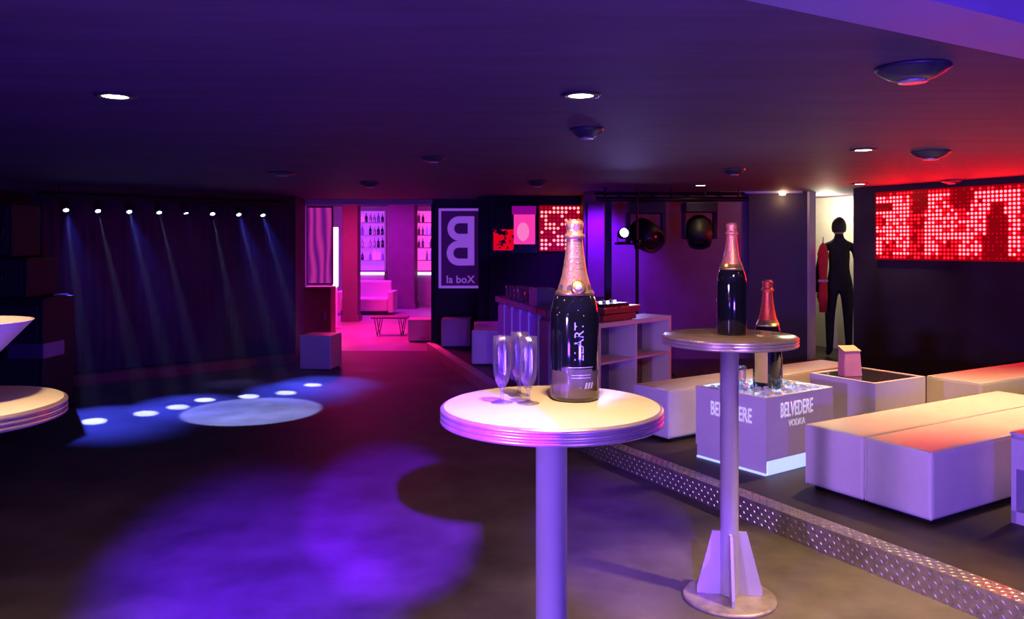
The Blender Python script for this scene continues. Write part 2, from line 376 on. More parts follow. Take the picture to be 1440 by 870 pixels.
# ------------------------------------------------------------------ ceiling fixtures
def downlight(loc, label, power, group=None, size=0.055, cone=100, aim=None):
    t = thing('downlight', label, 'ceiling light', loc, 0, group)
    lathe('trim_ring', [(size, 0.0), (size * 1.55, 0.0), (size * 1.6, -0.004), (size * 1.45, -0.010), (size, -0.008), (size, 0.0)], M['domedark'], t, 28)
    lathe('lens', [(0.0, -0.005), (size * 0.98, -0.005), (size * 0.98, -0.001), (0, -0.001)], M['lampglow'], t, 24)
    s = spot('downlight_bulb', (loc[0], loc[1], loc[2] - 0.02), aim or (loc[0], loc[1], 0), power, WARM, cone, 0.6, 0.05)
    return t
def ceil_at(u, v): return P(u, v, CEIL)
downlight(ceil_at(162, 134), 'glowing warm recessed ceiling downlight above the dance floor', 8)
downlight(ceil_at(817, 133), 'glowing warm recessed ceiling downlight over the champagne bottle table', 12)
downlight(ceil_at(1214, 210), 'glowing warm recessed ceiling downlight above the white lounge benches', 170, cone=90)
downlight(ceil_at(1209, 258), 'small glowing ceiling downlight close to the lit doorway', 14)
downlight(ceil_at(985, 260), 'small glowing ceiling downlight above the hanging moving head', 5)
OUT = 'warm downlights over the tables and seats in front'
downlight((0.16, 1.72, CEIL), 'warm ceiling downlight straight above the near bar table', 90, OUT, cone=70, aim=(0.14, 1.95, 1.2))
downlight((-1.02, 1.55, CEIL), 'warm ceiling downlight straight above the bar table with the cone', 90, OUT, cone=46, aim=(-1.40, 1.97, 1.1))
downlight((1.00, 2.02, CEIL), 'warm ceiling downlight close behind the pale beam', 90, OUT, cone=62, aim=(0.95, 3.25, 1.2))
downlight((1.97, 2.70, CEIL), 'warm ceiling downlight above the tread plate step', 420, OUT, cone=58, aim=(1.42, 3.05, 0))
downlight((3.75, 5.05, CEIL), 'warm ceiling downlight above the long white bench', 200, OUT, cone=100)

def saucer(loc, r, label, k=1.0):
    t = thing('ceiling_speaker', label, 'ceiling fixture', loc, 0, 'saucer fixtures on the ceiling')
    lathe('shell', [(0, 0), (r, 0), (r * 1.02, -0.006), (r * 0.92, -0.018), (r * 0.65, -0.040 * k), (r * 0.45, -0.05 * k), (0, -0.05 * k)], M['domedark'], t, 36)
    lathe('highlight_disc', [(0, -0.0502 * k), (r * 0.40, -0.0502 * k), (r * 0.38, -0.057 * k), (0, -0.058 * k)], M['domeglow'], t, 28)  # paler centre puts the highlight of the lit flat facet into the colour
saucer(ceil_at(1283, 94), 0.128, 'large dark saucer fixture on the ceiling next to the pale beam')
saucer(ceil_at(1309, 213), 0.125, 'dark saucer fixture on the red lit ceiling')
saucer(ceil_at(1032, 237), 0.095, 'small dark saucer fixture on the ceiling above the tall bottle')
saucer(ceil_at(825, 181), 0.095, 'dark saucer fixture on the ceiling behind the middle downlight')
saucer(ceil_at(610, 222), 0.09, 'dark saucer fixture on the ceiling before the pink passage', 0.6)
saucer(ceil_at(397, 242), 0.12, 'dark saucer fixture on the ceiling above the lit oval', 0.6)
saucer(ceil_at(755, 255), 0.10, 'dark saucer fixture on the ceiling near the small screens')
saucer(ceil_at(520, 256), 0.10, 'dark saucer fixture on the ceiling nearest the passage opening')
saucer(ceil_at(1338, 253), 0.10, 'dark saucer fixture close above the red led screen', 0.7)

# light rail above the grey panel
ra = at(1012, 270, 9.72); rb = at(1128, 271, 9.60)
t = thing('rail_light', 'thin ceiling rail light glowing above the grey wall panel', 'lamp', ((ra.x + rb.x) / 2, (ra.y + rb.y) / 2, CEIL), math.atan2(rb.y - ra.y, rb.x - ra.x))
box('rail', (0, 0, -0.012), ((rb - ra).length, 0.02, 0.024), M['domeglow'], t)
lathe('lens', [(0, -0.03), (0.03, -0.028), (0.035, -0.02), (0.035, -0.0), (0, 0)], M['lampglow'], t, 18, (0.25, -0.02, -0.02))
point('rail_light_bulb', (t.location.x + 0.25, t.location.y - 0.08, 2.06), 1.6, (1, 0.55, 0.3), 0.02)

# ------------------------------------------------------------------ pin spots over the dance floor
pins = [(93, 299, 132, 592), (138, 299, 205, 581), (182, 299, 250, 572), (224, 299, 288, 562), (262, 301, None, None), (299, 301, 350, 557), (336, 302, 402, 552), (370, 302, 440, 541)]
FP = L_A + L_N * 0.30
pts = []
for (u, v, pu, pv) in pins:
    tt, p = on_line(u, FP, L_D); z = H + (HOR - v) * p.y / F
    pts.append(Vector((p.x, p.y, 1.865)))
ba, bb = pts[0] - L_D * 0.25, pts[-1] + L_D * 0.25
t = thing('lighting_bar', 'black lighting bar holding the row of pin spots', 'light bar', (ba.x, ba.y, CEIL), math.atan2(L_D.y, L_D.x))
LB = (bb - ba).length
tube('bar_tube', (0, 0.06, -0.12), (LB, 0.06, -0.12), 0.02, M['blackmetal'], t)
for k in range(4):
    tube('hanger', (LB * (0.08 + k * 0.28), 0.06, -0.12), (LB * (0.08 + k * 0.28), 0.06, 0), 0.008, M['blackmetal'], t, 8)
for i, (u, v, pu, pv) in enumerate(pins):
    p = pts[i]
    tgt = P(pu, pv, 0) if pu else p + Vector((0.5, -0.7, -1.865)) + L_D * 0.3
    d = (tgt - p).normalized()
    t = thing('pin_spot', 'small black pin spot shining onto the dance floor' if pu else 'dim pin spot with a wide soft cone in the lighting bar row', 'spotlight', p, 0, 'pin spots in front of the backdrop')
    q = d.to_track_quat('-Z', 'Y'); t.rotation_mode = 'XYZ'; t.rotation_euler = q.to_euler()
    lathe('housing', [(0, 0.13), (0.022, 0.13), (0.032, 0.10), (0.034, 0.0), (0.028, 0.0), (0.028, 0.02), (0, 0.02)], M['blackmetal'], t, 18)
    lathe('lens', [(0, 0.012), (0.026, 0.008), (0.026, 0.015), (0, 0.018)], M['pinglow'], t, 16)
    yo = bpy.data.objects.new; 
    bm = bmesh.new(); bm_tube(bm, (0.036, 0, 0.05), (0.036, 0.05, 0.10), 0.004, 6); bm_tube(bm, (-0.036, 0, 0.05), (-0.036, 0.05, 0.10), 0.004, 6); bm_tube(bm, (-0.036, 0.05, 0.10), (0.036, 0.05, 0.10), 0.004, 6)
    from_bm('yoke', bm, M['blackmetal'], t)
    lp = p - d * -0.02
    if pu:
        spot('pin_bulb', lp, tgt, 2200, (0.50, 0.58, 1.0), 5.0, 0.6, 0.006)
        if i in (0, 2, 4, 6, 7): spot('pin_halo', lp, tgt + Vector((0.1, 0.1, 0)), 900, (0.05, 0.07, 1.0), 28, 1.0, 0.02)
    else:
        spot('pin_bulb', lp, tgt, 45, (0.25, 0.20, 1.0), 20, 0.8, 0.01)

# thin haze in front of the backdrop that shows the beams
def haze():
    m = bpy.data.materials.new('thin_stage_haze'); m.use_nodes = True; nt = m.node_tree
    nt.nodes.remove(nt.nodes['Principled BSDF'])
    vsn = nt.nodes.new('ShaderNodeVolumeScatter'); vsn.inputs['Density'].default_value = 0.008; vsn.inputs['Anisotropy'].default_value = 0.1
    vsn.inputs['Color'].default_value = (0.8, 0.8, 1, 1)
    nt.links.new(vsn.outputs[0], nt.nodes['Material Output'].inputs['Volume'])
    c = L_A + L_D * 1.15 + L_N * 1.42
    o = box('stage_haze', (c.x, c.y, 0.99), (3.9, 2.5, 1.90), m, None, math.atan2(L_D.y, L_D.x))
    tag(o, 'thin haze in front of the backdrop showing the light beams', 'haze'); o['kind'] = 'stuff'
haze()

# ------------------------------------------------------------------ bar tables
def bar_table(loc, label, top, r=0.272, h=1.11, fin=20, base=True):
    t = thing('bar_table', label, 'table', loc, R(fin), 'tall round bar tables')
    lathe('table_top', [(0, h), (r - 0.006, h), (r - 0.002, h - 0.003), (r - 0.002, h - 0.03), (0, h - 0.03)], top, t, 96)
    pr = [(r - 0.004, h - 0.001)]
    for k in range(3):
        z = h - 0.004 - k * 0.0125
        pr += [(r + 0.003, z), (r + 0.005, z - 0.003), (r + 0.005, z - 0.007), (r + 0.003, z - 0.0095), (r - 0.001, z - 0.011)]
    pr += [(r - 0.02, h - 0.043), (0.05, h - 0.043)]
    lathe('edge_band', pr, M['rim'], t, 96)
    lathe('pole', [(0.0385, 0.02), (0.0385, h - 0.05), (0.06, h - 0.047), (0.06, h - 0.043)], M['steel'], t, 40)
    lathe('base_plate', [(0, 0), (0.195, 0), (0.195, 0.010), (0.185, 0.016), (0.0, 0.018)], M['plate'], t, 48)
    for k in range(4):
        a = k * math.pi / 2
        bm = bmesh.new(); th = 0.006
        for s in (-1, 1):
            pass
        prof = [(0.034, 0.018), (0.135, 0.018), (0.135, 0.045), (0.072, 0.285), (0.034, 0.285)]
        f = [bm.verts.new((x, -th, z)) for x, z in prof]; b = [bm.verts.new((x, th, z)) for x, z in prof]
        bm.faces.new(f); bm.faces.new(b[::-1])
        for i in range(5): bm.faces.new((f[i], f[(i + 1) % 5], b[(i + 1) % 5], b[i]))
        g = from_bm('gusset', bm, M['steel'], t); g.rotation_euler = (0, 0, a)
    return t
T1 = P(775.5, 568, 1.11); T2 = Vector((0.925, 3.42, 0)); T3 = P(-82, 568, 1.11)
bar_table((T1.x, T1.y, 0), 'cream round bar table carrying three flutes and a champagne bottle', M['tabletop'], 0.268)
bar_table((T2.x, T2.y, 0), 'brown round bar table carrying one tall bottle with steel fins at its foot', M['woodtop'], 0.277, 1.12, fin=-8)
bar_table((T3.x, T3.y, 0), 'cream round bar table carrying a white cone vessel', M['tabletop'], 0.268)

# ------------------------------------------------------------------ champagne bottles
def bend(bm, r, z0, flip=False):
    for v in bm.verts:
        x, y = v.co.x, v.co.y; a = -math.pi / 2 + x / r
        v.co = Vector((r * math.cos(a), r * math.sin(a), z0 + y))
def bottle(loc, h, r, foil, label, fancy=0, rz=0.0):
    t = thing('champagne_bottle', label, 'bottle', loc, rz, 'large champagne bottles')
    prof = [(0, .03), (.55, .02), (.9, 0), (.97, .006), (1, .02), (1, .45), (.985, .49), (.93, .53), (.83, .57), (.70, .605), (.60, .64), (.50, .69), (.42, .75), (.36, .81), (.32, .86), (.30, .90), (.30, .97), (.26, .985), (0, .985)]
    lathe('glass_body', [(a * r, b * h) for a, b in prof], M['bottle'], t, 48)
    fp = [(.735, .600), (.74, .602), (.64, .64), (.535, .69), (.455, .75), (.395, .81), (.355, .86), (.335, .895), (.335, .90), (.41, .905), (.425, .915), (.41, .925), (.335, .93), (.335, .955), (.36, .965), (.365, .985), (.34, .998), (.26, 1.004), (0, 1.004)]
    fo = lathe('foil', [(a * r, b * h) for a, b in fp], foil, t, 40)
    lathe('wire_cap', [(0, 1.004 * h), (.25 * r, 1.004 * h), (.25 * r, 1.009 * h), (0, 1.011 * h)], M['gold'], fo, 20)
    cp = [(.745, .590), (.80, .585), (.795, .600), (.72, .614), (.70, .612)]
    lathe('collar', [(a * r, b * h) for a, b in cp], M['gold'], t, 40)
    # neck medallion
    if fancy:
        bm = bmesh.new(); bm_lathe(bm, [(0, 0.0), (.30 * r, 0.0), (.30 * r, 0.003), (.22 * r, 0.005), (0, 0.005)], 20)
        md = from_bm('medallion', bm, M['gold'], t, True)
        md.location = (0.10 * r, -.655 * r - .002, .63 * h); md.rotation_euler = (R(68), 0, R(8))
    else:
        lathe('foil_band', [(a * r * 1.012, b * h) for a, b in ((.80, .596), (.745, .602), (.66, .636), (.64, .640))], M['gold'], t, 40)
    if fancy:
        bm = bmesh.new(); bm_lathe(bm, [(0, .0052), (.15 * r, .0052), (.15 * r, .0062), (0, .0065)], 16)
        from_bm('medallion_centre', bm, M['silver'], md, True)
        # black band of the neck label under the foil
        lathe('smoky_base', [(r * 1.003, .025 * h), (r * 1.004, .03 * h), (r * 1.004, .165 * h), (r * 1.002, .17 * h)], M['bottle_base'], t, 48)
        bm = bmesh.new(); n = 16
        lo, hi = [], []
        for i in range(n + 1):
            a = -math.pi / 2 + (-0.30 + 1.0 * i / n)
            lo.append(bm.verts.new((r * 1.008 * math.cos(a), r * 1.008 * math.sin(a), .085 * h))); hi.append(bm.verts.new((r * 1.008 * math.cos(a), r * 1.008 * math.sin(a), .185 * h)))
        for i in range(n): bm.faces.new((lo[i], lo[i + 1], hi[i + 1], hi[i]))
        from_bm('paper_label', bm, M['label'], t)
        bm = text_bm('LLART', .034, xs=1.0)
        for v in bm.verts: v.co = Vector((-v.co.y, v.co.x, 0))
        for v in bm.verts: v.co.x += 0.018
        bend(bm, r * 1.006, .335 * h); o = from_bm('lettering', bm, M['bluefoil'], t); o['label'] = 'pale vertical lettering down the bottle'
        for zz, ww in ((.192, .066), (.150, .05), (.135, .05)):
            bm = bmesh.new(); lo, hi = [], []
            for i in range(9):
                a = -math.pi / 2 + .20 + (ww / r) * (i / 8 - .5)
                lo.append(bm.verts.new((r * 1.012 * math.cos(a), r * 1.012 * math.sin(a), zz * h))); hi.append(bm.verts.new((r * 1.012 * math.cos(a), r * 1.012 * math.sin(a), zz * h + .0016)))
            for i in range(8): bm.faces.new((lo[i], lo[i + 1], hi[i + 1], hi[i]))
            from_bm('label_line', bm, M['silver'], t)
        # slanted pale block of illegible print on the lower label
        bm = bmesh.new()
        for k in range(3):
            x0 = .020 + k * .0085
            bm.faces.new([bm.verts.new((x0 + dx0, dz0, 0)) for dx0, dz0 in ((0, 0), (.0062, .001), (.0100, .0165), (.0040, .0150))])
        bend(bm, r * 1.013, .075 * h); from_bm('label_mark', bm, M['silver'], t)
        # faint short strokes running down the foil
        for k in range(5):
            z = (.735 + .030 * k) * h; kk = z / h; rr = r * (0.53 + (.36 - .53) * min(1, max(0, (kk - .69) / .17))) * 1.03
            bm = bmesh.new(); vv = []
            for (dx0, dz0) in ((.000, 0), (.008, 0), (.008, .0022), (.000, .0022)):
                an = -math.pi / 2 + dx0 / rr; vv.append(bm.verts.new((rr * math.cos(an), rr * math.sin(an), z + dz0)))
            bm.faces.new(vv); from_bm('foil_mark', bm, M['bluefoil'], fo)
        # dark arches round the foot of the foil
        for k in range(9):
            an = -math.pi / 2 + 2 * math.pi * (k + .5) / 9
            bm = bmesh.new(); vv = []
            for (da, zz) in ((-.20, .606), (.20, .606), (.20, .632), (.12, .642), (0, .646), (-.12, .642), (-.20, .632)):
                rr = r * (.745 - (zz - .60) * 2.5) * 1.02; vv.append(bm.verts.new((rr * math.cos(an + da), rr * math.sin(an + da), zz * h)))
            bm.faces.new(vv); from_bm('foil_arch', bm, M['label'], fo)
        # gold dots on the shoulder
        for k in range(9):
            a = -math.pi / 2 + random.uniform(-1.0, 1.0); z = random.uniform(.47, .57)
            rr = r * (1 - max(0, (z - .45)) ** 1.6 * 6.0)
            bm = bmesh.new(); bmesh.ops.create_icosphere(bm, subdivisions=1, radius=.0022)
            d = from_bm('gold_dot', bm, M['gold'], t); d.location = (rr * math.cos(a), rr * math.sin(a), z * h)
    return t
B1 = P(808, 560, 1.11)
bottle((B1.x, B1.y, 1.11), 0.452, 0.062, M['foil_pink'], 'tall champagne bottle with rose copper foil beside the three flutes', 1)
B2 = P(1036, 471, 1.12)
bottle((T2.x + 0.015, T2.y + 0.02, 1.12), 0.472, 0.063, M['foil_orange'], 'dark champagne bottle with pink orange foil on the brown bar table', 0)

# coaster shadow ring under the bottle is real shade; flutes
def flute(loc, label, group, k=1.0):
    t = thing('champagne_flute', label, 'glass', loc, random.random(), group)
    lathe('foot', [(0, 0), (.027 * k, 0), (.028 * k, .0015), (.020 * k, .003), (.006 * k, .007), (0, .008)], M['glass'], t, 28)
    lathe('stem', [(0, .007), (.0052 * k, .007), (.0042 * k, .018), (.0045 * k, .032), (.009 * k, .040), (0, .041)], M['glass'], t, 20)
    out = [(0, .040), (.009, .041), (.016, .052), (.0205, .070), (.0225, .095), (.0225, .130), (.0215, .165), (.0205, .165), (.0213, .130), (.0213, .095), (.0193, .070), (.0145, .054), (.006, .048), (0, .047)]
    lathe('bowl', [(a * k, b) for a, b in out], M['glass'], t, 32)
    return t
GF = 'champagne flutes on the near bar table'
for (u, v, lb) in ((706, 566, 'empty champagne flute standing apart from the other two on the cream table'), (730, 556, 'empty champagne flute half hidden behind another flute on the cream table'), (743, 567, 'empty champagne flute next to the rose foil bottle on the cream table')):
    p = P(u, v, 1.11); flute((p.x, p.y, 1.11), lb, GF)

# white cone vessel on the left table
t = thing('cone_vessel', 'frosted white cone shaped vessel on a dark foot', 'vessel', (T3.x + 0.032, T3.y, 1.11))
lathe('bowl', [(0, .05), (.03, .052), (.166, .200), (.170, .203), (.158, .203), (.148, .188), (.02, .062), (0, .062)], M['frost'], t, 64)
lathe('foot', [(0, 0), (.082, 0), (.084, .006), (.03, .014), (.018, .03), (.02, .055), (0, .055)], M['black'], t, 40)

# ------------------------------------------------------------------ white seats
def cube_seat(loc, s, h, rz, label, group='white cube stools'):
    t = thing('cube_stool', label, 'stool', loc, rz, group)
    box('cover', (0, 0, h / 2 + .008), (s[0], s[1], h - .016), M['vinyl'], t, 0, 0.018, 3)
    box('foot_plate', (0, 0, .006), (s[0] * .86, s[1] * .86, .012), M['black'], t)
    bm = bmesh.new()
    for sx in (-1, 1): bm_tube(bm, (sx * (s[0] / 2 - .006), -s[1] / 2 + .01, h - .005), (sx * (s[0] / 2 - .006), s[1] / 2 - .01, h - .005), .004, 6)
    for sy in (-1, 1): bm_tube(bm, (-s[0] / 2 + .01, sy * (s[1] / 2 - .006), h - .005), (s[0] / 2 - .01, sy * (s[1] / 2 - .006), h - .005), .004, 6)
    from_bm('piping', bm, M['seam'], t)
    return t
def bench(loc, L, Wt, h, rz, label):
    # loc = near corner, local +x along its length, local +y along its short side
    t = thing('upholstered_bench', label, 'bench', loc, rz, 'long white vinyl benches')
    box('cover', (L / 2, Wt / 2, h / 2 + .012), (L, Wt, h - .024), M['vinyl'], t, 0, 0.02, 3)
    box('foot_plate', (L / 2, Wt / 2, .008), (L * .95, Wt * .84, .016), M['black'], t)
    bm = bmesh.new()
    for y in (.006, Wt - .006): bm_tube(bm, (.01, y, h - .006), (L - .01, y, h - .006), .004, 6)
    for x in (.006, L - .006): bm_tube(bm, (x, .01, h - .006), (x, Wt - .01, h - .006), .004, 6)
    for (x, y) in ((.006, .006), (.006, Wt - .006)): bm_tube(bm, (x, y, .03), (x, y, h - .01), .004, 6)
    from_bm('piping', bm, M['seam'], t)
    return t
f0 = P(1310, 741, PLAT)
hb = 0.365
AB = R(33.0); WB = Vector((math.cos(AB), math.sin(AB), 0)); UB = Vector((-math.sin(AB), math.cos(AB), 0))
AU = R(31)
bench((f0.x, f0.y, PLAT), 2.0, 0.372, hb, R(31), 'white vinyl bench at the outer side of the pair by the step')
p = f0 + Vector((-math.sin(AU), math.cos(AU), 0)) * 0.378
bench((p.x, p.y, PLAT), 2.02, 0.372, hb, R(31.2), 'white vinyl bench at the inner side of the pair facing the tables')
g0 = P(940, 623, PLAT)
bench((g0.x, g0.y, PLAT), 2.25, 0.36, hb, R(34), 'white vinyl bench behind the lettered ice table')
q = P(1377, 602, PLAT)
p = Vector((3.42, 5.86, 0))
bench((p.x, p.y, PLAT), 1.6, 0.42, 0.375, R(31), 'white vinyl bench standing beyond the far end of the pair')

cs = 'white cube stools'
c = P(444, 521, 0); cube_seat((c.x + .02, c.y + .19, 0), (.39, .39), .42, R(-8), 'white cube stool on the dance floor beside the passage')
c = P(638, 489, PLAT); cube_seat((c.x + .03, c.y + .19, PLAT), (.40, .38), .39, 0, 'white cube stool below the mirrored letter sign')
c = P(681, 514, PLAT); cube_seat((c.x + .03, c.y + .16, PLAT), (.32, .34), .405, R(-6), 'white cube stool standing right against the violet bar counter')
cube_seat((-0.28, 10.22, PLAT), (.40, .38), .40, R(4), 'white cube stool lit pink below the small screens')
c = P(590, 481, 0); cube_seat((c.x, c.y + .17, 0), (.37, .36), .35, R(0), 'white cube stool just inside the passage opening')

# ------------------------------------------------------------------ lettered ice table
fr = P(1077, 670, PLAT); lf = Vector((1.185, 5.237, 0)); rt_ = Vector((2.09, 5.20, 0))
ang = R(35.0); dx = Vector((math.cos(ang), math.sin(ang), 0)); dy = Vector((-math.sin(ang), math.cos(ang), 0))
SX, SY, SH = 0.68, 0.55, 0.467
t = thing('ice_table', 'white lettered ice table with glowing plinth and ice on top', 'table', (fr.x, fr.y, PLAT), ang)
box('plinth', (SX / 2 + .008, SY / 2, .045), (SX - .028, SY - .012, .09), M['plinthglow'], t)
box('plinth_cover', (.010, SY / 2, .051), (.008, SY - .012, .074), M['laminate'], t)
box('light_strip', (.008, SY / 2, .007), (.012, SY - .012, .012), M['plinthglow'], t)
bm = bmesh.new(); zb = .088
bm_box(bm, SX / 2, .012, (zb + SH) / 2, SX, .024, SH - zb); bm_box(bm, SX / 2, SY - .012, (zb + SH) / 2, SX, .024, SH - zb)
bm_box(bm, .012, SY / 2, (zb + SH) / 2, .024, SY - .048, SH - zb); bm_box(bm, SX - .012, SY / 2, (zb + SH) / 2, .024, SY - .048, SH - zb)
from_bm('body', bm, M['laminate'], t)
box('ice_tray', (SX / 2, SY / 2, SH - .05), (SX - .05, SY - .05, .02), M['iceglow'], t)
bm = bmesh.new()
for k in range(420):
    x = random.uniform(.045, SX - .045); y = random.uniform(.045, SY - .045); s = random.uniform(.022, .036)
    vv = bm_box(bm, x, y, SH - .022 + random.uniform(-.008, .012), s, s, s, random.uniform(0, 3), random.uniform(0, 1))
io = from_bm('ice', bm, M['ice'], t); io['kind'] = 'stuff'
def face_text(body, size, x, z, side, xs, bold):
    bm = text_bm(body, size, xs=xs, bold=bold); thicken(bm, .002)
    o = from_bm('lettering', bm, M['white_print'], t)
    if side == 0: o.location = (x, -.0005, z); o.rotation_euler = (R(90), 0, 0)
    else: o.location = (-.0005, x, z); o.rotation_euler = (R(90), 0, R(-90))
    return o
face_text('BELVEDERE', .125, .30, .335, 0, .52, .0022); face_text('VODKA', .056, .30, .272, 0, .85, .0003)
face_text('BELVEDERE', .125, .265, .300, 1, .52, .0022)
# glassware and the huge bottle on the ice
bp = fr + dx * .37 + dy * .27
bt = bottle((bp.x, bp.y, PLAT + SH - .018), 0.70, 0.093, M['foil_red'], 'huge bottle with red foil standing in the ice of the lettered table', 0)
bm = bmesh.new(); n = 14; lo, hi = [], []
for i in range(n + 1):
    a = -math.pi / 2 + (-1.30 + 1.0 * i / n)
    lo.append(bm.verts.new((.0945 * math.cos(a), .0945 * math.sin(a), .05))); hi.append(bm.verts.new((.0945 * math.cos(a), .0945 * math.sin(a), .30)))
for i in range(n): bm.faces.new((lo[i], lo[i + 1], hi[i + 1], hi[i]))
from_bm('side_label', bm, M['yellowlabel'], bt)['label'] = 'yellow side label'
for k, (a, b) in enumerate(((.10, .26), (.13, .40), (.06, .34))):
    p = fr + dx * a + dy * b
    flute((p.x, p.y, PLAT + SH - .01), ('small glass in the ice closest to the lettered long side', 'small glass in the ice next to the huge red foil bottle', 'small glass in the ice closest to the table end behind the steel pole')[k], 'glasses in the ice table', 1.25)

# ------------------------------------------------------------------ second low table, card, end table
fr2 = P(1231, 539, .587); fr2.z = 0
a2 = R(31)
def low_table(name, loc, sx, sy, h, rz, label, top):
    t = thing(name, label, 'table', loc, rz)
    bm = bmesh.new()
    for c_, s_ in (((sx / 2, .012, h / 2), (sx, .024, h)), ((sx / 2, sy - .012, h / 2), (sx, .024, h)), ((.012, sy / 2, h / 2), (.024, sy - .048, h)), ((sx - .012, sy / 2, h / 2), (.024, sy - .048, h))):
        bm_box(bm, *c_, *s_)
    from_bm('body', bm, M['laminate'], t)
    box('glass_top', (sx / 2, sy / 2, h - .012), (sx - .05, sy - .05, .016), top, t)
    return t
t = low_table('low_table', (fr2.x, fr2.y, PLAT), .56, .52, .467, a2, 'white cube table with a dark glass top carrying a rose card holder', M['darkglass'])
t['group'] = None if False else 'white cube tables'
d2x = Vector((math.cos(a2), math.sin(a2), 0)); d2y = Vector((-math.sin(a2), math.cos(a2), 0))
pc = fr2 + d2x * .15 + d2y * .30
t = thing('card_holder', 'rose coloured wedge shaped card holder on the dark glass top', 'card holder', (pc.x, pc.y, PLAT + .467 - .004), R(12))
bm = bmesh.new()
pf = [(-.07, 0), (.07, 0), (.062, .17), (-.062, .17)]
f = [bm.verts.new((x, -.04 + .015 * (z / .2), z)) for x, z in pf]; b = [bm.verts.new((x * .95, .05, z + (.03 if z > 0 else 0))) for x, z in pf]
bm.faces.new(f); bm.faces.new(b[::-1])
for i in range(4): bm.faces.new((f[i], f[(i + 1) % 4], b[(i + 1) % 4], b[i]))
bmesh.ops.bevel(bm, geom=bm.edges[:], offset=.004, segments=2, affect='EDGES')
from_bm('card_body', bm, M['cardface'], t)
bm = bmesh.new(); f = [bm.verts.new(v) for v in ((-.066, -.03, .1735), (.066, -.03, .1735), (.064, .052, .2035), (-.064, .052, .2035))]; bm.faces.new(f)
r_ = bmesh.ops.extrude_face_region(bm, geom=bm.faces[:])
for v in [g for g in r_['geom'] if isinstance(g, bmesh.types.BMVert)]: v.co.z += .006
from_bm('card_cap', bm, M['cardtop'], t)
# end table at the frame edge with an open niche
e0 = P(1422, 734, PLAT)
ae = R(31)
t = thing('side_table', 'white side table with an open niche beside the bench', 'table', (e0.x, e0.y, PLAT), ae)
# local -y runs towards the viewer; visible face at local x = 0
S = .50; hh = .442
bm = bmesh.new()
bm_box(bm, S / 2, -S / 2, hh - .012, S, S, .024); bm_box(bm, S / 2, -S / 2, .03, S, S, .06)
bm_box(bm, S / 2, -.012, hh / 2, S, .024, hh - .002); bm_box(bm, S / 2, -S + .012, hh / 2, S, .024, hh - .002)
bm_box(bm, S - .012, -S / 2, hh / 2, .024, S - .048, hh - .002); bm_box(bm, .012, -S / 2, hh - .09, .024, S - .048, .16)
from_bm('body', bm, M['laminate'], t)
box('table_top', (S / 2, -S / 2, hh + .004), (S + .01, S + .01, .010), M['laminate'], t, 0, .002, 1)

# ------------------------------------------------------------------ right wall: big led screen
def led_screen(name, label, A, D, N, z0, z1, cols, rows, pat, rad, group=None, hi='led_hi', mid='led_mid'):
    """A: start point on the wall, D: direction along it, N: normal to the room"""
    pitch = (z1 - z0) / rows; L = cols * pitch
    t = thing(name, label, 'screen', (A.x + N.x * .05, A.y + N.y * .05, z0), math.atan2(D.y, D.x), group)
    s = 1 if N.dot(Vector((-D.y, D.x, 0))) > 0 else -1
    box('backing', (L / 2, -s * .015, (z1 - z0) / 2), (L + .02, .05, z1 - z0 + .02), M['ledback'], t)
    bm = bmesh.new()
    for i in range(cols):
        for j in range(rows):
            k = pat(i, j)
            if k is None: continue
            x = (i + .5) * pitch; z = (j + .5) * pitch; y = s * .0165; rr = rad[k] * pitch
            vs_ = [bm.verts.new((x + rr * math.cos(R(a)), y, z + rr * math.sin(R(a)))) for a in (0, 45, 90, 135, 180, 225, 270, 315)]
            fc = bm.faces.new(vs_); fc.material_index = k
    o = from_bm('led_dots', bm, [M[hi], M[mid], M['led_lo']], t); o['kind'] = 'stuff'
    return t
NR = Vector((-0.866, -0.5, 0))
def pat_big(i, j):
    # i from the wall's far end to the near end, j from the bottom
    r = 17 - j; rnd = random.random()
    dark = False; red = False
    if i < 5 and r in (3, 4) : dark = True
    if i < 3 and r in (7, 8, 11): red = True
    if 2 <= i <= 5 and 13 <= r <= 16: red = rnd < .7
    if 10 <= i <= 13: red = True
    if 11 <= i <= 14 and r < 6: dark = rnd < .75
    if 21 <= i <= 26 and r < 8 and abs(i - 23.5) < (8 - r) * .45 + .6: red = True; dark = r < 5 and rnd < .6
    if 29 <= i <= 34 and abs(i - 32) < .5 + r * .22 and r > 3: red = True; dark = rnd < .65
    if 26 <= i <= 29 and r < 4: dark = rnd < .3
    if 18 <= i <= 22 and r > 12: red = rnd < .7
    if 38 <= i <= 41: red = True
    if 44 <= i <= 49 and abs(i - 46.5) < (17 - r) * .25: red = True; dark = rnd < .4
    if r in (0, 17): red = True
    if dark: return 2 if rnd < .35 else None
    if red: return 1 if rnd < .55 else 2
    return 0 if rnd < .82 else 1
tA = rw(.757)
led_screen('led_screen', 'wide red led screen glowing with abstract letters on the charcoal wall', rw(.757), -RD, NR, 1.355, 2.075, 58, 18, pat_big, (.34, .28, .24))
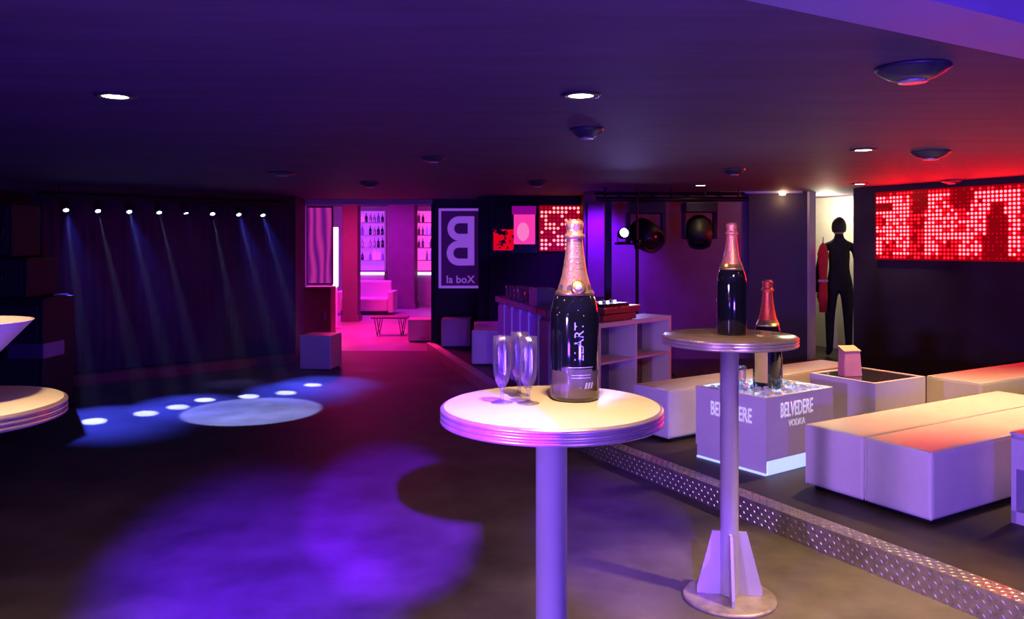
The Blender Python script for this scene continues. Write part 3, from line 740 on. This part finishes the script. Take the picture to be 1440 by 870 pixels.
# ------------------------------------------------------------------ small led panel and video screen
YS = 10.6
a_ = at(759, 290, YS); b_ = at(816, 352, YS)
def pat_small(i, j):
    return 0 if (math.sin(i * 1.3 + j * .9) + math.sin(j * 1.7 - i * .4)) > -.1 else 1
led_screen('led_screen', 'small red led panel on the black wall by the bottle neck', Vector((a_.x, YS, 0)), Vector((1, 0, 0)), Vector((0, -1, 0)), b_.z, a_.z, 10, 11, pat_small, (.36, .32, .26), hi='led_hi_s', mid='led_lo')
a_ = at(690, 290, YS); b_ = at(755, 355, YS)
def screen_mat():
    m = bpy.data.materials.new('video_screen_picture'); m.use_nodes = True; nt = m.node_tree; N = nt.nodes; Lk = nt.links
    b = N['Principled BSDF']; b.inputs['Base Color'].default_value = (.01, .005, .01, 1); b.inputs['Roughness'].default_value = .15
    tc = N.new('ShaderNodeTexCoord'); sp = N.new('ShaderNodeSeparateXYZ'); Lk.new(tc.outputs['Generated'], sp.inputs[0])
    def mth(op, a, bb):
        n = N.new('ShaderNodeMath'); n.operation = op
        for k, q_ in enumerate((a, bb)):
            if hasattr(q_, 'node'): Lk.new(q_, n.inputs[k])
            else: n.inputs[k].default_value = q_
        return n.outputs[0]
    x, z = sp.outputs['X'], sp.outputs['Z']
    def rect(x0, x1, z0, z1): return mth('MULTIPLY', mth('MULTIPLY', mth('GREATER_THAN', x, x0), mth('LESS_THAN', x, x1)), mth('MULTIPLY', mth('GREATER_THAN', z, z0), mth('LESS_THAN', z, z1)))
    n = N.new('ShaderNodeTexNoise'); n.inputs['Scale'].default_value = 9; Lk.new(tc.outputs['Generated'], n.inputs['Vector'])
    pink = rect(.50, .96, .18, .82)
    dx_ = mth('DIVIDE', mth('SUBTRACT', x, .70), .13); dz_ = mth('DIVIDE', mth('SUBTRACT', z, .45), .20)
    ell = mth('LESS_THAN', mth('ADD', mth('MULTIPLY', dx_, dx_), mth('MULTIPLY', dz_, dz_)), 1.0)
    red = mth('MULTIPLY', rect(.06, .50, .05, .5), mth('GREATER_THAN', n.outputs[0], .46))
    mag = rect(.46, .98, .82, 1.0)
    cx = N.new('ShaderNodeCombineXYZ')
    Lk.new(mth('ADD', mth('ADD', mth('MULTIPLY', pink, 1.0), mth('MULTIPLY', red, .75)), mth('MULTIPLY', mag, .28)), cx.inputs[0])
    Lk.new(mth('ADD', mth('MULTIPLY', pink, .04), mth('MULTIPLY', mth('MULTIPLY', ell, pink), .16)), cx.inputs[1])
    Lk.new(mth('ADD', mth('ADD', mth('MULTIPLY', pink, .42), mth('MULTIPLY', mth('MULTIPLY', ell, pink), .15)), mth('MULTIPLY', mag, .25)), cx.inputs[2])
    Lk.new(cx.outputs[0], b.inputs['Emission Color']); b.inputs['Emission Strength'].default_value = .95
    return m
t = thing('video_screen', 'wall video screen showing red and pink picture', 'screen', ((a_.x + b_.x) / 2, YS - .045, (a_.z + b_.z) / 2))
sw, sh = b_.x - a_.x, a_.z - b_.z
box('bezel', (0, .012, 0), (sw + .03, .05, sh + .03), M['black'], t)
bm = bmesh.new(); bm.faces.new([bm.verts.new(v) for v in ((-sw / 2, -.015, -sh / 2), (sw / 2, -.015, -sh / 2), (sw / 2, -.015, sh / 2), (-sw / 2, -.015, sh / 2))])
from_bm('display', bm, screen_mat(), t)

# ------------------------------------------------------------------ mirrored letter sign
a_ = at(617, 293, 11.38); b_ = at(678, 405, 11.38)
sw, sh = b_.x - a_.x, a_.z - b_.z
t = thing('letter_sign', 'violet wall sign with a large mirrored letter B in a lilac frame', 'sign', ((a_.x + b_.x) / 2, 11.38, (a_.z + b_.z) / 2))
box('board', (0, 0, 0), (sw, .03, sh), M['signback'], t)
bm = bmesh.new(); fw = .035
bm_box(bm, -sw / 2 + fw / 2, -.018, 0, fw, .012, sh); bm_box(bm, sw / 2 - fw / 2, -.018, 0, fw, .012, sh)
bm_box(bm, 0, -.018, sh / 2 - fw / 2, sw - 2 * fw, .012, fw); bm_box(bm, 0, -.018, -sh / 2 + fw / 2, sw - 2 * fw, .012, fw)
from_bm('frame', bm, M['signwhite'], t)
def B_letter():
    # built from bars and two bowls, mirrored
    bm = bmesh.new()
    def bowl(cz, ro, ri, wx):
        n = 18; o_, i_ = [], []
        for k in range(n + 1):
            a = -math.pi / 2 + math.pi * k / n
            o_.append(bm.verts.new((-(wx + ro * math.cos(a)), 0, cz + ro * math.sin(a)))); i_.append(bm.verts.new((-(wx + ri * math.cos(a)), 0, cz + ri * math.sin(a))))
        for k in range(n): bm.faces.new((o_[k], o_[k + 1], i_[k + 1], i_[k]))
        for s in (-1, 1):
            bm.faces.new([bm.verts.new(v) for v in ((0, 0, cz + s * ri), (0, 0, cz + s * ro), (-wx, 0, cz + s * ro), (-wx, 0, cz + s * ri))])
    bowl(.168, .182, .080, .13); bowl(-.198, .184, .082, .14)
    bm.faces.new([bm.verts.new(v) for v in ((0, 0, .35), (.10, 0, .35), (.10, 0, -.38), (0, 0, -.38))])
    bmesh.ops.remove_doubles(bm, verts=bm.verts[:], dist=1e-5)
    r = bmesh.ops.extrude_face_region(bm, geom=bm.faces[:])
    for v in [g for g in r['geom'] if isinstance(g, bmesh.types.BMVert)]: v.co.y -= .012
    return bm
o = from_bm('letter', B_letter(), M['signwhite'], t); o.location = (.105, -.012, .12); o.scale = (.92, 1, .95)
bm = text_bm('la boX', .15, xs=1.0, bold=.001)
thicken(bm, .008); o = from_bm('lettering', bm, M['signwhite'], t); o.location = (0, -.02, -sh / 2 + .075); o.rotation_euler = (R(90), 0, 0)

# black column beside the sign
ca = at(673, 400, 10.75); cb = at(690, 400, 10.75)
struct(box('wall_column', ((ca.x + cb.x) / 2, 10.75, (CEIL + PLAT) / 2), (cb.x - ca.x, .16, CEIL - PLAT), M['blackwall']), 'black column between the sign and the video screen')

# ------------------------------------------------------------------ bar counter
bl = Vector((-0.157, 8.43, 0)); br = Vector((0.30, 6.60, 0)); bd = (br - bl).normalized(); bn = Vector((-bd.y, bd.x, 0))
if bn.x < 0: bn = -bn
LB = (br - bl).length
t = thing('bar_counter', 'blue violet bar counter with ribbed front panel along the platform edge', 'counter', (bl.x, bl.y, PLAT), math.atan2(bd.y, bd.x))
s = 1 if bn.dot(Vector((-bd.y, bd.x, 0))) > 0 else -1
box('body', (LB / 2, s * .125, .395), (LB, .21, .79), M['barpurple'], t)
box('counter_top', (LB / 2, s * .12, .82), (LB + .02, .28, .06), M['bartop'], t, 0, .006, 1)
for k in range(6):
    box('panel', (LB * (k + .5) / 6, s * .014, .40), (LB / 6 - .05, .02, .70), M['barpurple'], t, 0, .006, 1)
for k in range(5):
    box('rib', (LB * (k + 1) / 6, s * .012, .40), (.03, .03, .78), M['laminate'], t, 0, .006, 1)
box('kick_plate', (LB / 2, s * .012, .04), (LB, .03, .07), M['black'], t)
# tumblers on the counter
for k in range(7):
    u = 716 + k * 6.2; yy = 7.9 - .18 * (k % 3)
    pos = bl + bd * (.35 + .16 * k * .5) + bn * (.05 + .10 * (k % 2))
    g = lathe('tumbler', [(0, 0), (.033, 0), (.040, .13), (.037, .13), (.031, .008), (0, .008)], M['glass'], None, 20); g.location = (pos.x, pos.y, PLAT + .85)
    tag(g, 'clear tumbler standing on the violet bar counter', 'glass', 'tumblers on the bar counter')
# dark menu block behind the tumblers
pos = bl + bd * 1.25 + bn * .13
t = thing('bottle_crate', 'dark plum crate behind the tumblers on the counter', 'crate', (pos.x, pos.y, PLAT + .85), math.atan2(bd.y, bd.x))
bm = bmesh.new()
bm_box(bm, 0, 0, .006, .26, .17, .012)
for sx in (-1, 1): bm_box(bm, sx * .124, 0, .08, .012, .17, .135)
for sy in (-1, 1): bm_box(bm, 0, sy * .079, .08, .236, .012, .135)
from_bm('body', bm, M['bartop'], t); box('divider', (0, 0, .07), (.235, .006, .11), M['bartop'], t)

# ------------------------------------------------------------------ open cube shelf with dj gear
sl = P(841, 455, .89); sr = P(946, 443, .89); sd = (sr - sl); sd.z = 0; LS = sd.length * .98; sang = math.atan2(sd.y, sd.x); sd.normalize()
t = thing('cube_shelf', 'white open shelf of four cubes carrying the dj gear', 'shelf', (sl.x, sl.y, PLAT), sang)
D_, th = .29, .038; top = .77
box('board', (LS / 2, D_ / 2, top - th / 2), (LS, D_, th), M['laminate'], t, 0, .002, 1)
box('board', (LS / 2, D_ / 2, .075), (LS, D_, .15), M['laminate'], t, 0, .002, 1)
for x in (th / 2, LS - th / 2): box('side_panel', (x, D_ / 2, (top - th + .15) / 2), (th, D_ - .002, top - th - .15), M['laminate'], t)
box('divider', (LS / 2, D_ / 2, (top - th + .15) / 2), (.018, D_ - .004, top - th - .15), M['laminate'], t)
for sx in (-1, 1): box('middle_shelf', (LS / 2 + sx * (LS / 4 - th / 4), D_ / 2, .45), (LS / 2 - th / 2 - .018, D_ - .004, .016), M['laminate'], t)
box('back_panel', (LS / 2, D_ - .006, (top - th + .15) / 2), (LS - 2 * th, .008, top - th - .15), M['djwall'], t)
# binders in the shelf
def in_shelf(x, z, y=.145): 
    p = sl + sd * x + Vector((-sd.y, sd.x, 0)) * y; return (p.x, p.y, PLAT + z)
gx = in_shelf(.24, top)
t = thing('dj_mixer', 'burgundy cased dj mixer with glinting controls on the cube shelf', 'mixer', in_shelf(.33, top, .155), sang)
box('case_base', (0, 0, .030), (.44, .26, .05), M['burgundy'], t, 0, .006, 2)
box('case_lid', (.02, 0, .085), (.48, .27, .045), M['burgundy'], t, 0, .006, 2)
box('metal_edge', (.02, -.001, .110), (.49, .275, .012), M['gold'], t, 0, .002, 1)
box('feet', (0, 0, .004), (.36, .24, .008), M['black'], t)
box('console', (-.03, 0, .128), (.34, .24, .026), M['blackmetal'], t, 0, .004, 1)
for k in range(9):
    kn = lathe('knob', [(0, 0), (.011, 0), (.009, .020), (0, .021)], M['silver'] if k % 3 else M['pinglow'], t, 12); kn.location = (-.16 + .032 * k, -.05 + .05 * (k % 3), .1405)

# ------------------------------------------------------------------ stage lights on stand and truss
p0 = at(896, 425, 8.6)
t = thing('light_stand', 'black tripod light stand with a cross bar behind the cube shelf', 'stand', (p0.x, p0.y, PLAT))
tube('pole', (0, 0, .25), (0, 0, 1.42), .018, M['blackmetal'], t)
tube('upper_pole', (0, 0, 1.40), (0, 0, 1.90), .012, M['blackmetal'], t)
lathe('collar', [(0, 1.34), (.024, 1.34), (.034, 1.38), (.05, 1.44), (.0, 1.44)], M['blackmetal'], t, 16)
for k in range(3):
    a = R(90 + 120 * k); tube('leg', (0, 0, .42), (.42 * math.cos(a), .42 * math.sin(a), .012), .012, M['blackmetal'], t, 8)
bm = bmesh.new(); bm_tube(bm, (-.24, 0, 1.40), (.24, 0, 1.40), .012, 8); from_bm('cross_bar', bm, M['blackmetal'], t)
# bright spot at the left end of the bar
ps = at(878, 327, 8.5)
t = thing('par_spot', 'small par light shining blue white on the stand bar', 'spotlight', (ps.x, ps.y, ps.z)); t.rotation_euler = (R(80), 0, R(10))
lathe('housing', [(0, -.12), (.04, -.12), (.055, -.08), (.055, .01), (.05, .01), (.05, -.01), (0, -.01)], M['blackmetal'], t, 24)
lathe('lens', [(0, -.004), (.046, -.004), (.046, -.009), (0, -.009)], M['starglow'], t, 20)
bm = bmesh.new(); bm_tube(bm, (-.06, 0, -.05), (-.06, -.09, -.07), .005, 6); bm_tube(bm, (.06, 0, -.05), (.06, -.09, -.07), .005, 6); bm_tube(bm, (-.06, -.09, -.07), (.06, -.09, -.07), .005, 6)
from_bm('yoke', bm, M['blackmetal'], t)
spot('par_bulb', (ps.x, ps.y - .05, ps.z), (ps.x - .2, ps.y - 3, .9), 40, (.35, .30, 1.0), 70, .8, .03)
# truss pipe and post
pa = at(838, 280, 9.0); pb = at(1052, 281, 9.0)
t = thing('truss_pipe', 'black pipe truss under the ceiling carrying moving head lights', 'truss', (pa.x, 9.0, pa.z))
LT = pb.x - pa.x
tube('pipe', (0, 0, 0), (LT, 0, 0), .028, M['blackmetal'], t); tube('pipe', (0, .14, .07), (LT, .14, .07), .02, M['blackmetal'], t)
for k in range(5): tube('hanger', (LT * (.06 + .22 * k), 0, 0), (LT * (.06 + .22 * k), .0, CEIL - pa.z), .01, M['blackmetal'], t, 8)
for k in range(9): tube('lattice', (LT * k / 9, (k % 2) * .14, (k % 2) * .07), (LT * (k + 1) / 9, ((k + 1) % 2) * .14, ((k + 1) % 2) * .07), .007, M['blackmetal'], t, 6)
po = at(855, 290, 9.05)
t = thing('support_post', 'dark square post holding the truss at the wall', 'post', (po.x, 9.05, PLAT))
box('shaft', (0, 0, (pa.z - PLAT) / 2 + .03), (.075, .075, pa.z - PLAT - .10), M['blackmetal'], t, 0, .006, 1)
box('base', (0, 0, .012), (.26, .26, .024), M['blackmetal'], t, 0, .004, 1)
def moving_head(u, s, label, tilt, metal):
    p = at(u, 285, 8.95)
    t = thing('moving_head', label, 'stage light', (p.x, 8.97, pa.z - .036), 0, 'moving heads on the truss')
    box('base_box', (0, 0, -.05 * s), (.30 * s, .22 * s, .09 * s), M['black'], t, 0, .01, 2)
    for sx in (-1, 1): box('yoke_arm', (sx * .145 * s, 0, -.21 * s), (.035 * s, .09 * s, .26 * s), metal, t, 0, .008, 2)
    h_ = lathe('head', [(0, -.13 * s), (.08 * s, -.13 * s), (.115 * s, -.09 * s), (.12 * s, .06 * s), (.10 * s, .14 * s), (.085 * s, .14 * s), (.08 * s, .12 * s), (0, .12 * s)], M['black'], t, 28)
    h_.location = (0, 0, -.27 * s); h_.rotation_euler = tilt
    l_ = lathe('lens', [(0, .125 * s), (.075 * s, .121 * s), (.075 * s, .118 * s), (0, .118 * s)], M['darkglass'], h_, 22)
    return t
moving_head(908, 1.35, 'black moving head light hanging nearest the bright par light', (R(115), 0, R(25)), M['black'])
moving_head(984, 1.2, 'black moving head light with pale yoke arms on the truss', (R(150), 0, R(-10)), M['blackmetal'])
# purple cloth strip at the wall corner
c = at(838, 350, 9.72)
o = box('wall_banner', (c.x, 9.74, 1.45), (.20, .02, 1.15), M['djwall'], None, 0, .004, 1); tag(o, 'narrow purple lit banner panel beside the dark post', 'banner')

# ------------------------------------------------------------------ doorway passage and the person in it
q0, q1 = rw(1.09), rw(1.713)
def wpt(t, d): return rw(t) + Vector((0.866, 0.5, 0)) * d
pw = [wpt(.95, .1), wpt(.95, 1.25), wpt(3.6, 1.25), wpt(3.6, .1)]
struct(prism('floor_passage', [(p.x, p.y) for p in (wpt(.95, 0), wpt(.95, 1.3), wpt(3.6, 1.3), wpt(3.6, 0.3), wpt(1.75, .0))], 0.0, PLAT, M['platform']))
def wall2(name, A, B, z0, z1, m, label=None, thick=.06):
    d = (B - A).normalized(); c = (A + B) / 2
    return struct(box(name, (c.x, c.y, (z0 + z1) / 2), ((B - A).length, thick, z1 - z0), m, None, math.atan2(d.y, d.x)), label)
wall2('wall_passage_back', wpt(.9, 1.25), wpt(3.7, 1.25), 0, CEIL, M['offwhite'], 'off white wall of the lit passage behind the doorway')
wall2('wall_passage_near', wpt(.95, .1), wpt(.95, 1.25), 0, CEIL, M['offwhite'])
wall2('wall_passage_far', wpt(3.6, .4), wpt(3.6, 1.25), 0, CEIL, M['offwhite'])
wall2('door_1', wpt(1.715, .10), wpt(1.715, -.01), PLAT, CEIL, M['offwhite'], 'pale narrow doorway lining', .05)

def person(loc, rz):
    t = thing('person', 'person in dark clothes standing in the lit doorway', 'person', loc, rz)
    me = bpy.data.meshes.new('body')
    V = [((0, 0, .94), .125, .10), ((0, .01, 1.10), .115, .09), ((0, .0, 1.28), .145, .10), ((0, 0, 1.40), .085, .075), ((0, -.005, 1.47), .052, .052), ((0, -.01, 1.54), .065, .075),
         ((.09, 0, .86), .088, .09), ((.105, -.01, .48), .058, .06), ((.11, .02, .10), .038, .042), ((.12, -.10, .035), .036, .03),
         ((-.09, 0, .86), .088, .09), ((-.105, -.01, .48), .058, .06), ((-.11, .02, .10), .038, .042), ((-.12, -.10, .035), .036, .03),
         ((.175, 0, 1.355), .052, .055), ((.235, .02, 1.10), .043, .043), ((.235, -.05, .88), .03, .03), ((.235, -.065, .79), .024, .04),
         ((-.175, 0, 1.355), .052, .055), ((-.235, .02, 1.10), .043, .043), ((-.235, -.05, .88), .03, .03), ((-.235, -.065, .79), .024, .04)]
    Ed = [(0, 1), (1, 2), (2, 3), (3, 4), (4, 5), (0, 6), (6, 7), (7, 8), (8, 9), (0, 10), (10, 11), (11, 12), (12, 13), (3, 14), (14, 15), (15, 16), (16, 17), (3, 18), (18, 19), (19, 20), (20, 21)]
    me.from_pydata([v[0] for v in V], Ed, [])
    o = bpy.data.objects.new('body', me); C.objects.link(o); o.parent = t
    o.modifiers.new('skin', 'SKIN'); sd_ = o.modifiers.new('smooth', 'SUBSURF'); sd_.levels = 2; sd_.render_levels = 2
    if not me.skin_vertices: 
        bm = bmesh.new(); bm.from_mesh(me); bm.verts.layers.skin.verify(); bm.to_mesh(me); bm.free()
    for i, v in enumerate(V): me.skin_vertices[0].data[i].radius = (v[1], v[2])
    me.skin_vertices[0].data[0].use_root = True
    me.materials.append(M['darkcloth'])
    # head with face
    bm = bmesh.new(); bmesh.ops.create_uvsphere(bm, u_segments=24, v_segments=18, radius=1)
    for v in bm.verts:
        x, y, z = v.co; k = 1 - .22 * max(0, -z) ** 1.5
        v.co = Vector((x * .076 * k, y * .097 * k - (.012 * max(0, -z) if y < 0 else 0), z * .118))
        if y < -.8 and abs(x) < .22 and -.35 < z < .1: v.co.y -= .016
    hd = from_bm('head', bm, M['skin'], t, True); hd.location = (0, -.02, 1.60)
    for sx in (-1, 1):
        bm = bmesh.new(); bmesh.ops.create_uvsphere(bm, u_segments=10, v_segments=8, radius=.012); e = from_bm('eye', bm, M['darkglass'], hd, True); e.location = (sx * .030, -.088, .012)
        bm = bmesh.new(); bmesh.ops.create_uvsphere(bm, u_segments=10, v_segments=8, radius=.022); e = from_bm('ear', bm, M['skin'], hd, True); e.location = (sx * .076, .005, .0); e.scale = (.35, .8, 1.3)
    mo = box('mouth', (0, -.094, -.058), (.042, .008, .010), M['redcab'], hd, 0, .003, 1)
    bm = bmesh.new(); bmesh.ops.create_uvsphere(bm, u_segments=24, v_segments=18, radius=1)
    bmesh.ops.delete(bm, geom=[v for v in bm.verts if v.co.y < -.45 and v.co.z < .35 or v.co.z < -.55], context='VERTS')
    for v in bm.verts: v.co = Vector((v.co.x * .086, v.co.y * .105 + .008, v.co.z * .126 + .006))
    from_bm('hair', bm, M['hair'], hd, True)
    # hands with fingers
    for sx in (-1, 1):
        bm = bmesh.new(); bm_box(bm, 0, 0, -.04, .03, .075, .085); bmesh.ops.bevel(bm, geom=bm.edges[:], offset=.012, segments=2, affect='EDGES')
        for k, l in enumerate((.062, .072, .066, .052)):
            y = -.028 + k * .0185; bm_tube(bm, (0, y, -.075), (-sx * .006, y, -.075 - l * .55), .0085, 8, .0078); bm_tube(bm, (-sx * .006, y, -.075 - l * .53), (-sx * .022, y, -.075 - l), .0078, 8, .006)
        bm_tube(bm, (0, -.03, -.03), (-sx * .008, -.062, -.062), .011, 8, .009); bm_tube(bm, (-sx * .008, -.061, -.061), (-sx * .012, -.068, -.092), .009, 8, .007)
        h_ = from_bm('hand', bm, M['skin'], t, True); h_.location = (sx * .235, -.06, .80)
    return t
pp = at(1180, 505, 9.88)
person((pp.x, pp.y, PLAT), R(165))
# red jacket on the doorway lining
pj = wpt(1.60, .12)
t = thing('red_jacket', 'long red jacket hanging at the lit doorway lining', 'jacket', (pj.x, pj.y, .70), R(30))
bm = bmesh.new()
bm_lathe(bm, [(.02, 0), (.085, .0), (.10, .20), (.085, .42), (.10, .60), (.11, .70), (.07, .79), (.03, .83), (0, .83)], 20)
for v in bm.verts: v.co.y *= .5; v.co.x *= .66; v.co.x += .008 * math.sin(v.co.z * 30 + v.co.y * 60)
from_bm('cloth', bm, M['redcloth'], t, True)
bm = bmesh.new(); bm_lathe(bm, [(.088, .36), (.095, .36), (.095, .39), (.088, .39)], 20)
for v in bm.verts: v.co.y *= .53; v.co.x *= .70
from_bm('belt', bm, M['offwhite'], t, True)
tube('hook', (0, 0, .82), (.0, .0, .90), .006, M['domeglow'], t, 8)

# ------------------------------------------------------------------ left: black speaker tower and counter
YL = 7.0
def spk(name, x0, x1, z0, z1, depth, label, cat, cones):
    t = thing(name, label, cat, ((x0 + x1) / 2, YL + depth / 2, z0), 0)
    w, h = x1 - x0, z1 - z0
    box('cabinet', (0, 0, h / 2), (w, depth, h - .004), M['black'], t, 0, .012, 2)
    box('grille', (0, -depth / 2 - .003, h / 2), (w * .9, .012, h * .88), M['grille'], t, 0, .004, 1)
    for (cx, cz, r) in cones:
        c_ = lathe('speaker_cone', [(r, 0), (r, .012), (r * .9, .016), (r * .3, .002), (0, .006)], M['blackmetal'], t, 28); c_.location = (cx * w, -depth / 2 - .009, cz * h); c_.rotation_euler = (R(90), 0, 0)
    return t
sub = spk('subwoofer', -5.1, -4.08, 0, 1.04, .5, 'long black subwoofer cabinet standing beside the plum backdrop', 'speaker', ((-.22, .62, .22), (.0, .62, .22)))
spk('stage_speaker', -5.05, -4.22, 1.04, 1.395, .45, 'wide black stage speaker lying on the subwoofer cabinet', 'speaker', ((-.2, .5, .13), (.1, .5, .13)))
spk('top_speaker', -5.08, -4.35, 1.395, 1.87, .42, 'tall black speaker topping the stack beside the backdrop', 'speaker', ((-.15, .4, .17), (.25, .5, .12)))
box('badge_strip', (.36, -.262, .58), (.30, .012, .13), M['bartop'], sub, 0, .003, 1); box('side_badge', (.514, -.10, .58), (.010, .32, .13), M['barpurple'], sub, 0, .003, 1)
o = box('paper_napkin', (-4.15, YL + .40, 1.048), (.11, .09, .012), M['laminate'], None, R(14), .002, 1); tag(o, 'small white folded napkin on the corner of the black subwoofer', 'napkin')

# ------------------------------------------------------------------ pink room beyond the passage
struct(prism('ceiling_pink_room', [(-7.2, 12.6), (0.2, 12.6), (0.2, 22), (-7.2, 22)], 2.55, 2.65, M['column']))
struct(box('wall_pink_upper', (-3.5, 12.63, 2.37), (7.4, .06, .44), M['blackwall']))
struct(box('wall_pink_back', (-3.5, 21.6, 1.27), (7.4, .1, 2.56), M['paleblock'], None), 'pale back wall of the pink lit room')
struct(box('wall_pink_left', (-7.15, 16.6, 1.27), (.1, 10.2, 2.56), M['paleblock'], None))
struct(box('wall_pink_right', (-0.15, 16.6, 1.27), (.1, 10.2, 2.56), M['paleblock'], None))
# poster wing and red cabinet at the left of the opening
a_ = at(433, 292, 12.1); b_ = at(466, 398, 12.1)
def poster_mat():
    m = mat('pink_backlit_poster', (.5, .1, .35), .4); nt = m.node_tree; b = nt.nodes['Principled BSDF']
    tc = nt.nodes.new('ShaderNodeTexCoord'); wv = nt.nodes.new('ShaderNodeTexWave'); wv.inputs['Scale'].default_value = .9; wv.inputs['Distortion'].default_value = 9; wv.inputs['Detail'].default_value = 1
    nt.links.new(tc.outputs['Generated'], wv.inputs['Vector'])
    r = nt.nodes.new('ShaderNodeValToRGB'); r.color_ramp.elements[0].color = (.12, .005, .22, 1); r.color_ramp.elements[1].color = (.62, .03, .32, 1)
    nt.links.new(wv.outputs[0], r.inputs[0]); nt.links.new(r.outputs[0], b.inputs['Emission Color']); b.inputs['Emission Strength'].default_value = .75
    return m
t = thing('lit_poster', 'tall pink backlit poster at the side of the passage', 'poster', ((a_.x + b_.x) / 2, 12.1, b_.z))
pwid, ph = b_.x - a_.x, a_.z - b_.z
box('frame', (0, .03, ph / 2), (pwid + .04, .04, ph + .04), M['blackmetal'], t); box('picture', (0, 0, ph / 2), (pwid, .03, ph), poster_mat(), t)
t = thing('red_cabinet', 'dark red lacquered cabinet under the pink poster', 'cabinet', ((a_.x + b_.x) / 2, 12.1, 0))
box('body', (0, .0, b_.z / 2 - .02), (pwid + .06, .34, b_.z - .06), M['redcab'], t, 0, .008, 2)
box('door', (0, -.176, b_.z / 2 - .02), (pwid - .02, .014, b_.z - .16), M['redcab'], t, 0, .004, 1)
box('handle', (pwid * .36, -.19, b_.z / 2), (.014, .02, .12), M['domeglow'], t, 0, .004, 1)
# columns
def col(u0, u1, vb, label):
    p = P(u0, vb, 0); q_ = P(u1, vb, 0); w = q_.x - p.x
    t = thing('room_column', label, 'column', ((p.x + q_.x) / 2, p.y + w / 2, 0))
    box('shaft', (0, 0, 1.27), (w, w, 2.54), M['column'], t, 0, .01, 1)
    box('plinth', (0, 0, .06), (w + .05, w + .05, .12), M['column'], t, 0, .006, 1)
col(481, 503, 452, 'mauve square column nearer the passage in the pink room')
col(546, 583, 434, 'broad mauve column deeper in the pink room')
# vertical white tube
p = at(472, 400, 14.6); 
t = thing('light_tube', 'upright white light tube glowing beside the mauve column', 'lamp', (p.x, 14.6, 0))
lathe('tube', [(0, .75), (.045, .75), (.05, .78), (.05, 1.80), (.045, 1.83), (0, 1.83)], M['whitetube'], t, 20)
lathe('stand', [(0, 0), (.12, 0), (.12, .03), (.03, .05), (.03, .75), (0, .75)], M['laminate'], t, 20)
# back bar with shelves and bottles
def backbar(u0, u1, Y, label, n, glow, nb):
    xa = (u0 - 720) * Y / F; xb = (u1 - 720) * Y / F; w = xb - xa
    t = thing('back_bar_shelf', label, 'shelf', ((xa + xb) / 2, Y, 0))
    box('counter', (0, -.25, .42), (w, .5, .84), M['laminate'], t, 0, .006, 1)
    box('counter_light', (0, -.51, .80), (w, .02, .06), M['whitetube'], t)
    box('back_panel', (0, .02, 1.62), (w, .03, 1.52), glow, t)
    for sx in (-1, 1): box('upright', (sx * (w / 2 - .02), -.12, 1.62), (.04, .26, 1.55), M['laminate'], t)
    bw = (w - .12) / nb
    for k in range(n):
        z = 1.12 + k * .32
        box('shelf_board', (0, -.12, z), (w - .082, .24, .022), M['laminate'], t)
        for j in range(nb):
            hgt = random.uniform(.19, .26)
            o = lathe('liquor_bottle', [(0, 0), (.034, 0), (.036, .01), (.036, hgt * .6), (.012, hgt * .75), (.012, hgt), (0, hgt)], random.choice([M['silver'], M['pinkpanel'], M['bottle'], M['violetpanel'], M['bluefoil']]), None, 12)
            o.location = (t.location.x - w / 2 + .06 + bw * (j + .5), Y - .13 + random.uniform(-.03, .03), z + .0115)
            tag(o, 'small liquor bottle on the lit back bar of the pink room', 'bottle', 'bottles on the back bar')
backbar(505, 545, 20.6, 'white back bar shelf between the two mauve columns', 4, M['violetpanel'], 6)
backbar(584, 618, 20.6, 'white back bar shelf right of the broad mauve column', 4, M['pinkpanel'], 5)
# wide sofa of the pink room
p = P(527, 436, 0)
t = thing('lounge_sofa', 'low pale sofa in the pink room before the back bar', 'sofa', (p.x, 17.6, 0))
box('seat', (0, 0, .22), (1.0, .6, .28), M['vinyl'], t, 0, .04, 3); box('backrest', (0, .34, .40), (1.0, .16, .64), M['vinyl'], t, 0, .04, 3)
for sx in (-1, 1): box('armrest', (sx * .56, .06, .28), (.12, .7, .46), M['vinyl'], t, 0, .03, 3)
box('base', (0, .05, .045), (1.0, .6, .09), M['black'], t)
# low table with hairpin legs
p = P(541, 472, 0)
t = thing('coffee_table', 'small low table with thin hairpin legs in the pink room', 'table', (p.x, p.y + .1, 0))
box('table_top', (.08, 0, .30), (.60, .34, .025), M['column'], t, 0, .004, 1)
for sx in (-1, 1):
    for sy in (-1, 1):
        bm = bmesh.new(); x0 = .08 + sx * .20; y0 = sy * .12
        bm_tube(bm, (x0 - .05, y0, .29), (x0, y0, 0.0), .007, 6); bm_tube(bm, (x0 + .05, y0, .29), (x0, y0, 0.0), .007, 6); from_bm('leg', bm, M['blackmetal'], t)
